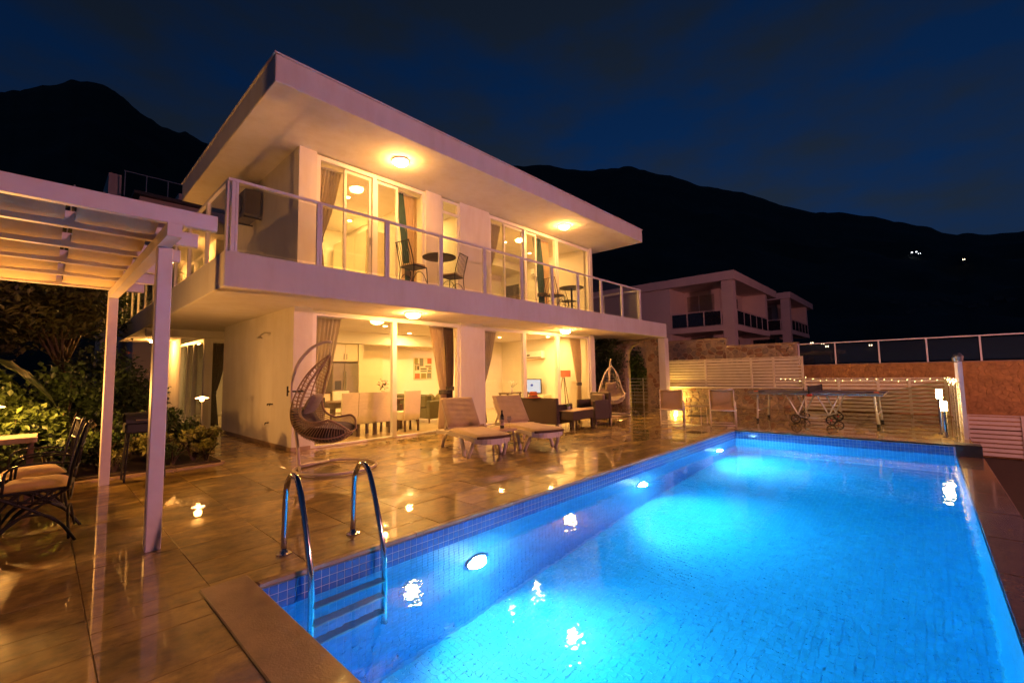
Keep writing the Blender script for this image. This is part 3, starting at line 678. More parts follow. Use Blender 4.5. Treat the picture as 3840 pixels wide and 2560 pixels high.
def sun_lounger(label, loc, rz):
    """local +X points from head to foot; origin under the hinge"""
    t = thing('sun_lounger', label, 'sun lounger', loc, rz, 'sun loungers beside the pool'); w = .31
    fr = MB()
    for s in (-1, 1):
        pts = curve([(-.66, s*w, .25), (-.3, s*w, .27), (.3, s*w, .30), (.9, s*w, .315), (1.24, s*w*.92, .30)], 14)
        for a, b in zip(pts[:-1], pts[1:]): fr.bar(a, b, .045, .07)
    foot = curve([(1.22, -w*.92, .30), (1.33, -w*.5, .285), (1.35, 0, .28), (1.33, w*.5, .285), (1.22, w*.92, .30)], 12)
    for a, b in zip(foot[:-1], foot[1:]): fr.bar(a, b, .05, .085)
    fr.bar((-.66, -w, .25), (-.66, w, .25), .05, .06); fr.bar((0, -w, .28), (0, w, .28), .05, .05)
    for x in np.arange(.12, 1.2, .11): fr.bar((x, -w+.02, .315), (x, w-.02, .315), .07, .015)
    fr.build('frame', 'resin', t)
    for s in (-1, 1):
        a = MB(); pa = curve([(.62, s*w, .29), (.74, s*(w+.01), .20), (.82, s*(w+.02), .08), (.85, s*(w+.02), 0)], 8); a.tube(pa, [.034]*7+[.03], 8); a.build('leg', 'resin', t, smooth=True)
        a = MB(); pa = curve([(1.14, s*w*.9, .29), (1.10, s*w*.95, .18), (1.02, s*w, .06), (.98, s*w, 0)], 8); a.tube(pa, .03, 8); a.build('leg', 'resin', t, smooth=True)
        a = MB(); pa = curve([(-.02, s*w, .28), (-.12, s*(w+.01), .24), (-.24, s*(w+.015), .13), (-.30, s*(w+.02), 0)], 9); a.tube(pa, .03, 8); a.build('leg', 'resin', t, smooth=True)
    ba = R_(50); L_ = .62; bx, bz = -math.cos(ba), math.sin(ba)
    bf = MB()
    for s in (-1, 1): bf.bar((0, s*(w-.03), .30), (bx*L_, s*(w-.03), .30+bz*L_), .045, .03, up=(1, 0, 0))
    for q in np.arange(.08, L_, .12): bf.bar((bx*q, -w+.04, .30+bz*q), (bx*q, w-.04, .30+bz*q), .03, .05, up=(bx, 0, bz))
    bf.bar((bx*L_*.72, -.2, .30+bz*L_*.72), (-.55, -.2, .27), .03, .03); bf.bar((bx*L_*.72, .2, .30+bz*L_*.72), (-.55, .2, .27), .03, .03)
    bf.build('backrest_frame', 'resin', t)
    # cushions with rounded ends and a few creases
    def cushion(fn, name):
        nu, nv = 26, 15; top = []; bot = []
        for i in range(nu):
            u = i/(nu-1); rt = []; rb = []
            for j in range(nv):
                v = j/(nv-1)*2-1; e = (1-abs(u*2-1)**14)*(1-abs(v)**14); q = .045*max(0, e)**.5+.005*math.sin(u*37+v*2)*e*.6+.003*math.sin(v*9+u*5)*e
                rt.append(fn(u, v, q)); rb.append(fn(u, v, -.014*max(0, e)**.5))
            top.append(rt); bot.append(rb)
        mb = MB(); mb.grid(top); mb.grid([r[::-1] for r in bot]); return mb.build(name, 'cush_bg', t, smooth=True)
    def seat(u, v, q):
        x = .02+u*1.32; r = w*1.04*(1-.10*max(0, (u-.8)/.2)**2); return (x-.03*max(0, u-.8)/.2*v*v, v*r, .338+.012*u+q)
    c = cushion(seat, 'seat_cushion')
    e = MB(); e.tube([seat(1, v, -.004) for v in np.linspace(-1, 1, 15)], .022, 6); e.build('cushion_edge', 'piping', c, smooth=True)
    def back(u, v, q):
        l = .03+u*.66; return (bx*l+bz*(q+.03), v*w*1.02, .345+bz*l-bx*(q+.03))
    cushion(back, 'back_cushion')
    return t
# Blender: +X local is head -> foot
sun_lounger('beige cushioned white sun lounger in front, nearer the hanging egg chair', (4.33, 3.02, 0), math.atan2(-1.16, -.42))
sun_lounger('beige cushioned white sun lounger behind, nearer the wicker sofa', (5.42, 2.76, 0), math.atan2(-1.16, -.44))

t = thing('side_table', 'low pinkish round side table between the two sun loungers', 'table', (4.60, 2.28, 0))
MB().lathe([(.22, .345), (.235, .352), (.235, .372), (.228, .378), (0.0, .378)], n=28).build('table_top', 'tabletop', t)
for a in (0.5, 2.07, 3.64, 5.2):
    MB().tube([(.17*math.cos(a), .17*math.sin(a), .346), (.20*math.cos(a), .20*math.sin(a), 0)], .016, 8).build('leg', 'resin', t, smooth=True)
def bottle(loc, label):
    t = thing('wine_bottle', label, 'bottle', loc)
    MB().lathe([(.036, 0), (.038, .01), (.038, .19), (.030, .225), (.014, .255), (.0135, .30), (.0155, .305), (.0155, .315), (0, .315)], n=18).build('glass_body', 'bottle', t, smooth=True)
    MB().lathe([(.0385, .05), (.0388, .052), (.0388, .15), (.0385, .152)], n=18).build('paper_label', 'paper', t)
bottle((4.58, 2.30, .378), 'dark wine bottle standing on the side table between the loungers')
def wine_glass(loc, label):
    o = MB(); o.lathe([(.034, 0), (.034, .003), (.005, .007), (.004, .085), (.022, .10), (.036, .135), (.037, .165), (.031, .205), (.0295, .205), (.035, .165), (.034, .137), (.02, .105), (0.001, .09)], n=18)
    ob = o.build('wine_glass', 'glassware', smooth=True, label=label, cat='glass', group='wine glasses on the side table'); ob.location = loc
wine_glass((4.50, 2.22, .379), 'stemmed wine glass left of the wine bottle'); wine_glass((4.68, 2.22, .379), 'stemmed wine glass right of the wine bottle')

def wicker_seat(name, label, loc, rz, wdt, dep, hback, harm, matn, cat):
    """boxy wicker seat; local +X is where the sitter looks"""
    t = thing(name, label, cat, loc, rz); h = wdt/2
    MB().bbox(-dep/2+.10, dep/2, -h+.09, h-.09, .14, .30, .015).build('seat_base', matn, t)
    MB().bbox(-dep/2+.12, dep/2-.01, -h+.10, h-.10, .30, .41, .03).build('seat_cushion', 'cush_tp', t)
    MB().bbox(-dep/2, -dep/2+.10, -h, h, .12, hback, .02).build('backrest', matn, t)
    MB().bbox(-dep/2+.10, -dep/2+.22, -h+.11, h-.11, .41, hback-.04, .03).build('back_cushion', 'cush_tp', t)
    for s in (-1, 1):
        MB().bbox(-dep/2+.102, dep/2, s*h-(.09 if s > 0 else 0), s*h+(0 if s > 0 else .09), .12, harm, .02).build('armrest', matn, t)
        for x in (-dep/2+.04, dep/2-.05): MB().box(x-.022, x+.022, s*(h-.045)-.022, s*(h-.045)+.022, 0, .125).build('leg', 'wicker', t)
    return t
wicker_seat('wicker_sofa', 'dark wicker sofa with its back to the loungers', (7.60, 4.02, 0), R_(8), 1.6, .80, .74, .58, 'wicker', 'sofa')
wicker_seat('wicker_armchair', 'dark wicker armchair beside the pale egg chair', (9.10, 3.30, 0), R_(172), .66, .66, .80, .62, 'wicker', 'armchair')
t = thing('coffee_table', 'low dark wicker coffee table in front of the wicker armchair', 'table', (7.92, 3.10, 0), R_(4))
MB().bbox(-.48, .48, -.26, .26, .22, .43, .02).build('woven_apron', 'wicker', t); MB().bbox(-.49, .49, -.27, .27, .431, .445, .004).build('table_top', 'tabletop', t)
for sx in (-1, 1):
    for sy in (-1, 1): MB().box(sx*.44-.025, sx*.44+.025, sy*.22-.025, sy*.22+.025, 0, .222).build('leg', 'wicker', t)
t = thing('plant_pot', 'small leafy plant pot on the wicker coffee table', 'plant pot', (7.75, 3.15, .445))
MB().lathe([(.03, 0), (.045, .08), (.04, .082), (.0, .07)], n=14).build('pot', 'resin', t); lv = MB(); leaves(lv, [(random.gauss(0, .02), random.gauss(0, .02), .08) for _ in range(24)], .035, 2.4)
M['leaf_g'] = mat('green_leaf', (.06, .10, .025), .5, var=.4, scale=40); lv.build('foliage', 'leaf_g', t)
t = thing('sun_hat', 'orange felt hat lying on the back of the wicker sofa', 'hat', (7.26, 3.85, .742))
MB().lathe([(.20, .0), (.205, .006), (.12, .016), (.105, .03), (.095, .12), (.08, .15), (.04, .145), (0, .135)], n=24).build('felt_body', 'hat', t, smooth=True)
MB().lathe([(.111, .022), (.112, .024), (.107, .05), (.105, .05)], n=24).build('hat_band', 'dark', t, smooth=True)

def sling_chair(label, loc, rz):
    t = thing('sling_chair', label, 'chair', loc, rz, 'folding sling chairs by the stone wall'); w = .27
    for s in (-1, 1):
        f = MB(); f.tube(curve([(-.30, s*w, .86), (-.22, s*w, .62), (-.12, s*w, .40), (.02, s*w, .385), (.26, s*w, .41), (.30, s*w, .395)], 16), .014, 6); f.tube([(.28, s*w, .40), (.27, s*w, 0)], .014, 6); f.tube([(-.14, s*w, .42), (-.26, s*w, 0)], .014, 6); f.tube([(-.22, s*w, .60), (.25, s*w, .60), (.27, s*w, .40)], .013, 6); f.build('side_frame', 'stand_wh', t, smooth=True)
    f = MB()
    for a in ((.30, .395), (.27, .05), (-.26, .05), (-.30, .86)): f.tube([(a[0], -w, a[1]), (a[0], w, a[1])], .014, 6)
    f.build('cross_bar', 'stand_wh', t, smooth=True)
    prof = curve([(-.295, 0, .85), (-.215, 0, .60), (-.13, 0, .405), (.02, 0, .375), (.28, 0, .40)], 18)
    P = [[(p.x+.012*(1-v*v), v*(w-.012), p.z-.012*(1-v*v)) for v in np.linspace(-1, 1, 7)] for p in prof]
    MB().slab(P, (.004, 0, -.006)).build('sling_seat', 'sling', t, smooth=True)
    return t
sling_chair('tan sling chair on the left, in front of the lit stones', (9.85, 1.50, 0), math.atan2(-.42, -.91))
sling_chair('tan sling chair on the right, near the table tennis table', (10.25, .42, 0), math.atan2(-.34, -.94))
t = thing('glass_side_table', 'small light metal table between the two sling chairs', 'table', (10.3, 1.08, 0))
MB().bbox(-.22, .22, -.22, .22, .44, .46, .004).build('table_top', 'glassware', t); MB().bbox(-.20, .20, -.20, .20, .20, .212, .003).build('lower_shelf', 'dark', t)
for sx in (-1, 1):
    for sy in (-1, 1): MB().tube([(sx*.2, sy*.2, .44), (sx*.2, sy*.2, 0)], .011, 6).build('leg', 'stand_wh', t)

# ------------------------------------------------------------------ pool ladder
t = thing('pool_ladder', 'curved polished steel pool ladder at the near pool corner', 'ladder', (.565, .0, 0))
for s in (-1, 1):
    x = s*.275
    rail = curve([(x, .405, 0), (x, .40, .30), (x, .37, .50), (x, .27, .60), (x, .15, .555), (x, .03, .32), (x, -.075, .02), (x, -.10, -.20), (x, -.10, -.60), (x, -.10, -.95)], 40)
    r = MB(); r.tube(rail, .0215, 14); rr_ = r.build('handrail', 'chrome', t, smooth=True)
    MB().lathe([(.055, .001), (.055, .008), (.032, .014), (.024, .03), (.0, .03)], (x, .405, 0), n=20).build('flange', 'chrome', rr_, smooth=False)
for z in (-.27, -.52, -.77):
    q = MB(); q.bbox(-.265, .265, -.14, -.055, z-.012, z+.012, .004); q.build('tread', 'steel', t)

# ------------------------------------------------------------------ table tennis
M['tt'] = mat('blue_grey_table_top', (.22, .21, .22), .4, var=.05)
M['net'] = mat('black_net', (.03, .03, .03), .8)
t = thing('table_tennis_table', 'wheeled table tennis table with grey top on the far deck', 'table tennis', (12.40, -1.15, 0))
for s in (-1, 1):
    MB().bbox(-.7625, .7625, .004 if s > 0 else -1.37, 1.37 if s > 0 else -.004, .74, .765, .004).build('table_top', 'tt', t)
    MB().box(-.74, .74, .02 if s > 0 else -1.34, 1.34 if s > 0 else -.02, .705, .739).build('apron', 'steel', t)
    for sx in (-1, 1):
        a = MB(); a.tube([(sx*.58, s*1.18, .72), (sx*.56, s*1.22, .07)], .024, 8); a.build('leg', 'alu', t, smooth=True)
        b = MB(); b.lathe([(.028, 0), (.034, .01), (.034, .07), (.026, .075)], (sx*.56, s*1.22, 0), n=12); b.build('rubber_foot', 'rubber', t)
        MB().tube([(sx*.58, s*.10, .72), (sx*.52, s*.33, .19)], .016, 6).build('strut', 'alu', t); MB().tube([(sx*.58, s*.55, .72), (sx*.52, s*.30, .19)], .016, 6).build('strut', 'alu', t)
    MB().tube([(-.56, s*1.21, .28), (.56, s*1.21, .28)], .015, 6).build('cross_bar', 'alu', t)
ca = MB()
for sx in (-1, 1): ca.tube(curve([(sx*.52, -.36, .22), (sx*.52, -.18, .15), (sx*.52, .18, .15), (sx*.52, .36, .22)], 10), .016, 6)
ca.build('undercarriage', 'alu', t, smooth=True)
for sx in (-1, 1):
    for sy in (-1, 1):
        cx, cy_ = sx*.57, sy*.36; ww = MB(); ww.tube([(cx, cy_+.10*math.cos(a), .112+.10*math.sin(a)) for a in np.linspace(0, 2*math.pi, 24, endpoint=False)], .014, 8, closed=True)
        for a in np.linspace(0, 2*math.pi, 5, endpoint=False): ww.bar((cx, cy_, .112), (cx, cy_+.095*math.cos(a), .112+.095*math.sin(a)), .014, .02, up=(1, 0, 0))
        ww = ww.build('wheel', 'rubber', t, smooth=False)
        MB().tube([(cx-.03, cy_, .112), (cx+.03, cy_, .112)], .022, 10).build('hub', 'red' if sy < 0 else 'steel', ww)
MB().box(-.90, .90, -.004, .004, .775, .915).build('net', 'net', t)
for sx in (-1, 1):
    MB().bbox(sx*.86-.06, sx*.86+.06, -.05, .05, .69, .74, .008).build('net_clamp', 'red', t); MB().box(sx*.905-.012, sx*.905+.012, -.018, .018, .74, .93).build('net_post', 'rubber', t)
def paddle(loc, rz, label):
    o = thing('table_tennis_paddle', label, 'paddle', loc, rz, 'paddles on the table tennis table')
    MB().lathe([(.075, 0), (.078, .002), (.078, .012), (.075, .014), (0, .014)], n=22).build('blade', 'rubber', o); MB().bbox(.07, .17, -.014, .014, .0, .022, .005).build('handle', 'hat', o)
paddle((11.85, -.05, .766), 1.9, 'paddle on the left end of the table tennis table'); paddle((11.95, -2.25, .766), -1.2, 'paddle on the right end of the table tennis table')
# ------------------------------------------------------------------ rooms and balcony
M['cur_st'] = mat('grey_brown_curtain', (.64, .56, .46), .9, var=.12, scale=3, sheen=.2)
M['cur_sh'] = mat('ivory_sheer_curtain', (.70, .58, .42), .9, var=.06, scale=3, sheen=.2)
M['cur_br'] = mat('chocolate_curtain', (.085, .05, .032), .9, var=.15, sheen=.2)
M['cur_te'] = mat('teal_curtain', (.035, .085, .090), .85, var=.15, sheen=.2)
M['tie'] = mat('dark_tieback', (.05, .04, .035), .8)
M['fridge'] = mat('brushed_fridge_steel', (.30, .26, .19), .35, .7, var=.05)
M['cabinet'] = mat('cream_lacquer', (.76, .66, .46), .3, var=.03)
M['slip'] = mat('white_slipcover', (.70, .62, .46), .9, var=.06, bump=.2, bscale=60)
M['wood'] = mat('dark_walnut', (.10, .055, .03), .35, var=.25, scale=10)
M['gsofa'] = mat('olive_green_upholstery', (.10, .085, .035), .9, var=.15, sheen=.3)
M['gpillow'] = mat('olive_pillow', (.22, .18, .07), .9, var=.2)
M['screen'] = emis('television_screen', (.85, .92, 1.0), .22, (.05, .05, .05)); M['scr_blue'] = emis('blue_picture_area', (.02, .06, .5), .16, (.02, .02, .05))
M['shade'] = emis('orange_lamp_shade', (1.0, .25, .06), .10, (.55, .12, .03))
M['c_ol'] = mat('olive_paint', (.26, .23, .06), .7); M['c_gr'] = mat('grey_green_paint', (.20, .21, .14), .7); M['c_rd'] = mat('brick_red_paint', (.50, .14, .05), .7); M['c_dk'] = mat('dark_olive_paint', (.12, .10, .04), .7)
M['canvas'] = mat('cream_canvas', (.72, .62, .42), .8)
M['pinkfl'] = mat('pink_petal', (.55, .10, .14), .7, var=.3, scale=30); M['whitefl'] = mat('white_petal', (.75, .70, .60), .7, var=.1)

for k_ in ('cur_st', 'cur_sh'): translucent(M[k_], .55)
def curtain(label, x0, x1, z0, z1, mt, tie=None, tx=None, tw=.12, y=YF+.34, pleats=9, flare=None):
    t = thing('curtain', label, 'curtain', ((x0+x1)/2, y, z0), world=True)
    nz, nx = 26, pleats*8+1; P = []
    for i in range(nz):
        v = i/(nz-1); z = z0+(z1-z0)*v; row = []
        if tie:
            if z > tie: s = ((z-tie)/(z1-tie))**.62
            else: s = min(1, ((tie-z)/(tie-z0))*.9)**.8*.45
            cxm = tx+((x0+x1)/2-tx)*((z-tie)/(z1-tie) if z > tie else .15*(tie-z)/(tie-z0)); hw = tw/2+((x1-x0)/2-tw/2)*s
        else:
            cxm = (x0+x1)/2; hw = (x1-x0)/2
            if flare: cxm += flare[0]*(1-v)**1.5; hw *= 1+flare[1]*(1-v)
        for j in range(nx):
            u = j/(nx-1); amp = .035*(.5+.5*hw/((x1-x0)/2)); row.append((cxm+hw*(2*u-1), y+amp*math.sin(u*pleats*2*math.pi+.6*math.sin(v*5+j))+.01*math.sin(7*v), z))
        P.append(row)
    MB().slab(P, (0, .006, 0)).build('fabric', mt, t, smooth=True)
    if tie: MB().lathe([(tw*.62, -.05), (tw*.66, -.04), (tw*.66, .04), (tw*.62, .05)], (tx, y, tie), n=16).build('tieback', 'tie', t)
    rl = MB(); rl.box(x0-.02, x1+.02, y-.02, y+.02, z1+.004, z1+.03); rl.build('curtain_rail', 'pvc', t)
    return t
curtain('grey brown curtain tied back behind the hanging egg chair', 2.42, 3.15, .03, 2.5, 'cur_st', .88, 2.62, .30)
curtain('ivory sheer curtain sweeping down at the open dining room door', 5.34, 5.82, .03, 2.5, 'cur_sh', .92, 5.78, .22, y=YF+.30)
curtain('chocolate brown curtain at the right of the dining room door', 5.72, 6.0, .03, 2.5, 'cur_br', 1.0, 5.90, .16, y=YF+.24, pleats=5)
curtain('grey brown curtain tied back at the left of the television room door', 6.92, 7.62, .03, 2.5, 'cur_st', .98, 7.02, .16)
curtain('grey sheer curtain tied back at the right of the television room door', 11.15, 11.72, .03, 2.5, 'cur_sh', .96, 11.62, .14)
curtain('beige curtain tied back at the far left of the left balcony door', 2.52, 3.12, ZB+.03, 5.57, 'cur_st', 4.08, 2.62, .18)
curtain('narrow teal curtain hanging in the open left balcony door', 4.38, 4.58, ZB+.03, 5.57, 'cur_te', 3.7, 4.72, .12, pleats=4, y=YF+.30)
curtain('beige sheer curtain at the right of the left balcony door', 4.60, 4.98, ZB+.03, 5.57, 'cur_sh', pleats=6)
curtain('grey curtain tied back at the left of the right balcony door', 7.12, 7.86, ZB+.03, 5.57, 'cur_st', 4.08, 7.25, .18)
curtain('teal curtain gathered in the open right balcony door', 9.26, 9.62, ZB+.03, 5.57, 'cur_te', 3.8, 9.66, .24, pleats=5, y=YF+.30)
curtain('ivory sheer curtain beside the teal curtain of the right balcony door', 9.62, 10.06, ZB+.03, 5.57, 'cur_sh', pleats=7)
curtain('dark curtain hanging in the rear wing door at left', 2.16, 2.62, .03, 2.33, 'cur_br', .95, 2.25, .12, y=11.25, pleats=6)

# kitchen
t = thing('fridge', 'tall steel double door fridge in the kitchen corner', 'fridge', (4.88, 9.1, .012), world=True)
MB().bbox(4.50, 5.25, 8.82, 9.44, .03, 1.72, .01).build('body', 'fridge', t)
for a, b in ((4.50, 4.83), (4.838, 5.25)): MB().bbox(a, b, 8.775, 8.815, .08, 1.72, .012).build('door', 'fridge', t)
for x in (4.80, 4.868): MB().tube([(x, 8.745, .62), (x, 8.745, 1.48)], .013, 8).build('handle', 'chrome', t)
MB().bbox(4.56, 4.74, 8.770, 8.774, .98, 1.22, .001).build('ice_dispenser', 'dark', t)
t = thing('kitchen_cabinet', 'cream kitchen cabinet built around the fridge', 'cabinet', (4.9, 9.2, .012), world=True)
MB().box(4.48, 5.27, 8.85, 9.44, 1.76, 2.27).build('carcass', 'cabinet', t); MB().box(5.275, 5.42, 8.80, 9.44, .012, 2.27).build('side_panel', 'cabinet', t); MB().box(2.36, 4.47, 8.85, 9.44, .012, .88).build('base_unit', 'cabinet', t); MB().box(2.36, 4.47, 8.82, 9.445, .882, .92).build('worktop', 'wood', t); MB().box(2.36, 4.47, 9.10, 9.44, 1.45, 2.27).build('wall_unit', 'cabinet', t)
for a, b in ((4.49, 4.868), (4.874, 5.26)): MB().bbox(a, b, 8.825, 8.847, 1.775, 2.25, .004).build('door', 'cabinet', t)
for x in (4.83, 4.912): MB().tube([(x, 8.80, 1.82), (x, 8.80, 1.98)], .009, 6).build('handle', 'dark', t)
t = thing('room_door', 'cream panelled door in the back wall right of the fridge', 'door', (6.0, 9.44, .012), world=True)
MB().bbox(5.62, 6.42, 9.425, 9.457, .013, 2.12, .005).build('leaf', 'cabinet', t); MB().box(6.30, 6.40, 9.38, 9.40, 1.0, 1.02).build('handle', 'steel', t)
# dining
t = thing('dining_table', 'dark wooden dining table behind the white chairs', 'table', (4.45, 6.75, .012), world=True)
MB().bbox(3.35, 5.35, 6.42, 7.22, .72, .762, .006).build('table_top', 'wood', t); MB().box(3.5, 5.2, 6.52, 7.12, .62, .719).build('apron', 'wood', t)
for x in (3.48, 5.22):
    for y in (6.54, 7.10): MB().box(x-.045, x+.045, y-.045, y+.045, .012, .62).build('leg', 'wood', t)
def dining_chair(label, x, y, rz):
    t = thing('dining_chair', label, 'chair', (x, y, .012), rz, 'white slipcovered dining chairs')
    MB().bbox(-.21, .21, -.20, .22, .26, .47, .02).build('seat_cover', 'slip', t)
    P = [[(u*.21, -.21-.06*v, .30+.66*v) for u in (-1, -.5, 0, .5, 1)] for v in np.linspace(0, 1, 6)]; MB().slab(P, (0, .055, 0)).build('back_cover', 'slip', t)
    for sx in (-1, 1):
        for sy in (-1, 1): MB().box(sx*.18-.02, sx*.18+.02, sy*.18-.02, sy*.18+.02, 0, .262).build('leg', 'wood', t)
dining_chair('leftmost white slipcovered dining chair, nearest the fridge', 3.62, 6.22, .05); dining_chair('second white slipcovered dining chair from the left', 4.02, 6.20, -.03); dining_chair('third white slipcovered dining chair, left of the door post', 4.42, 6.20, .02); dining_chair('white slipcovered dining chair right of the door post', 5.08, 6.00, -.05)
dining_chair('white slipcovered dining chair on the far side of the table', 4.2, 7.42, math.pi)
t = thing('flower_vase', 'vase of pink flowers on the dining table', 'vase', (4.85, 6.75, .763))
MB().lathe([(.03, 0), (.05, .06), (.035, .16), (.045, .2), (.04, .2), (0, .05)], n=16).build('vase_body', 'glassware', t, smooth=True)
lv = MB(); leaves(lv, blob_pts(60, (0, 0, .38), (.14, .14, .12)), .03, 1.2); lv.build('petals', 'pinkfl', t); lv = MB(); leaves(lv, blob_pts(40, (0, 0, .28), (.10, .10, .10)), .03, 3); lv.build('foliage', 'leaf_g', t)
t = thing('fruit_bowl', 'dark bowl on the dining table', 'bowl', (4.42, 6.7, .763)); MB().lathe([(.05, 0), (.06, .012), (.14, .08), (.135, .085), (.05, .025), (0, .02)], n=20).build('bowl_body', 'wood', t, smooth=True)
MB().lathe([(.0, .05), (.05, .06), (.06, .09), (.03, .13), (0, .135)], n=12).build('fruit', 'pinkfl', t, smooth=True)
t = thing('olive_sofa', 'olive green sofa with pillows behind the sheer curtain', 'sofa', (6.75, 7.75, .012), 0)
MB().bbox(-.42, .42, -.80, .80, .12, .42, .03).build('seat_base', 'gsofa', t); MB().bbox(-.45, -.22, -.80, .80, .42, .78, .04).build('backrest', 'gsofa', t)
for s in (-1, 1): MB().bbox(-.44, .44, s*.80-.01 if s > 0 else -.95, .95 if s > 0 else -.79, .12, .62, .03).build('armrest', 'gsofa', t)
for s, x in ((-1, -.1), (-1, .2), (1, 0)):
    P = [[(x+.2*math.cos(u)*math.sin(v), s*.55+.08*math.cos(v)+.05*math.cos(u), .60+.20*math.sin(u)*math.sin(v)) for v in np.linspace(0, math.pi, 9)] for u in np.linspace(0, 2*math.pi, 15)]; MB().grid(P).build('pillow', 'gpillow', t, smooth=True)
for sx in (-1, 1):
    for sy in (-1, 1): MB().lathe([(.02, 0), (.025, .12)], (sx*.36, sy*.84, 0), n=8).build('leg', 'wood', t)
# wall picture: coloured squares on canvas
t = thing('wall_picture', 'canvas with rows of olive grey and red squares on the back wall', 'picture', (7.97, 9.45, 1.22), world=True)
MB().bbox(7.60, 8.34, 9.42, 9.458, 1.21, 1.95, .004).build('canvas_board', 'canvas', t)
blk = [(0,.72,.2,.26,'c_ol'),(.29,.6,.22,.38,'c_gr'),(.6,.8,.13,.18,'canvas'),(.74,.72,.24,.26,'c_rd'),(.02,.66,.24,.05,'c_dk'),(.02,.40,.10,.24,'c_ol'),(.34,.44,.36,.07,'c_dk'),(.62,.56,.34,.06,'c_dk'),(.34,.34,.36,.05,'c_dk'),(.76,.32,.20,.10,'c_gr'),(0.02,.02,.28,.24,'c_rd'),(.38,.02,.28,.24,'c_ol'),(.72,.02,.24,.26,'c_gr'),(.15,.42,.12,.2,'c_dk'),(.80,.45,.18,.08,'c_ol')]
for k, (u, v, w, h, c) in enumerate(blk): MB().bbox(7.61+u*.72, 7.61+(u+w)*.72, 9.411, 9.419, 1.22+v*.72, 1.22+(v+h)*.72, .002).build('coloured_square', c, t)
# television room
t = thing('television', 'lit television screen against the right wall', 'television', (11.6, 7.65, .55), world=True)
MB().bbox(11.62, 11.66, 7.18, 8.12, .60, 1.14, .006).build('casing', 'dark', t); MB().box(11.612, 11.618, 7.21, 8.09, .63, 1.11).build('screen', 'screen', t); MB().box(11.606, 11.610, 7.93, 7.98, .66, .98).build('picture_figure', 'scr_blue', t); MB().lathe([(0, 0), (.05, .02), (.055, .06), (.02, .09), (0, .09)], (11.607, 7.62, .86), n=10).build('picture_figure', 'scr_blue', t); MB().box(11.60, 11.70, 7.5, 7.8, .555, .60).build('foot', 'dark', t)
t = thing('television_bench', 'low cream bench under the television', 'bench', (11.6, 7.6, .012), world=True); MB().bbox(11.42, 11.86, 6.9, 8.5, .10, .552, .006).build('carcass', 'cabinet', t)
for y in (7.0, 8.4): MB().box(11.48, 11.80, y-.03, y+.03, .012, .10).build('foot', 'wood', t)
t = thing('air_conditioner', 'white split air conditioner high on the right wall above the television', 'air conditioner', (11.8, 7.6, 1.88), world=True)
MB().bbox(11.67, 11.886, 7.15, 8.10, 1.89, 2.18, .03).build('casing', 'pvc', t); MB().box(11.66, 11.668, 7.2, 8.05, 1.93, 1.96).build('louvre', 'dark', t); MB().box(11.662, 11.669, 7.75, 7.9, 2.0, 2.06).build('display', 'dark', t)
t = thing('floor_lamp', 'tripod floor lamp with an orange drum shade by the right curtain', 'floor lamp', (11.45, 6.02, .012))
MB().lathe([(.24, 1.19), (.245, 1.19), (.245, 1.42), (.24, 1.42), (.235, 1.42), (.235, 1.19), (.24, 1.19)], n=28).build('drum_shade', 'shade', t, smooth=False)
for a in (.4, 2.5, 4.6): MB().tube([(0.03*math.cos(a), .03*math.sin(a), 1.2), (.26*math.cos(a), .26*math.sin(a), 0)], .014, 8).build('leg', 'wood', t)
t = thing('console_table', 'narrow console table inside the television room', 'table', (9.3, 6.4, .012)); MB().bbox(-.5, .5, -.2, .2, .70, .74, .005).build('table_top', 'wood', t)
for sx in (-1, 1):
    for sy in (-1, 1): MB().box(sx*.46-.02, sx*.46+.02, sy*.16-.02, sy*.16+.02, 0, .70).build('leg', 'wood', t)
t = thing('white_flower_vase', 'vase of white flowers on the console table', 'vase', (9.2, 6.4, .753)); MB().lathe([(.03, 0), (.04, .06), (.02, .14), (.028, .16), (0, .15)], n=14).build('vase_body', 'pvc', t, smooth=True)
lv = MB(); leaves(lv, blob_pts(70, (0, 0, .30), (.15, .15, .07)), .025, 1.4); lv.build('petals', 'whitefl', t); st = MB(); [st.tube([(0, 0, .13), (random.gauss(0, .08), random.gauss(0, .08), .29)], .003, 4) for _ in range(9)]; st.build('stems', 'leaf_g', t)
# bedrooms
def bed(label, x, y, z):
    t = thing('bed', label, 'bed', (x, y, z)); MB().bbox(-.85, .85, -1.0, 1.0, .08, .34, .02).build('base', 'slip', t); MB().bbox(-.85, .85, -1.0, 1.0, .341, .56, .05).build('mattress', 'slip', t); MB().bbox(-.9, .9, 1.005, 1.07, .0, 1.15, .02).build('headboard', 'cabinet', t)
    for s in (-1, 1): MB().bbox(s*.42-.3, s*.42+.3, .55, .95, .565, .70, .05).build('pillow', 'slip', t)
bed('white bed with high headboard in the left bedroom', 3.7, 8.3, ZB+.012); bed('white bed with high headboard in the right bedroom', 9.0, 7.2+.9, ZB+.012)
t = thing('wardrobe', 'tall cream wardrobe on the wall of the left bedroom', 'wardrobe', (4.95, 8.2, ZB+.012), world=True); MB().box(4.68, 5.19, 7.3, 9.2, ZB+.013, 5.2).build('carcass', 'cabinet', t)
for k in range(3): MB().bbox(4.655, 4.678, 7.31+k*.63, 7.93+k*.63, ZB+.05, 5.18, .004).build('door', 'cabinet', t)
t = thing('bedroom_television', 'black television on a chest in the right bedroom', 'television', (11.5, 8.6, 4.2), world=True); MB().bbox(11.60, 11.64, 8.2, 8.95, 4.38, 4.85, .006).build('casing', 'dark', t); MB().bbox(11.3, 11.85, 8.0, 9.1, ZB+.012, 4.37, .006).build('chest', 'wood', t)
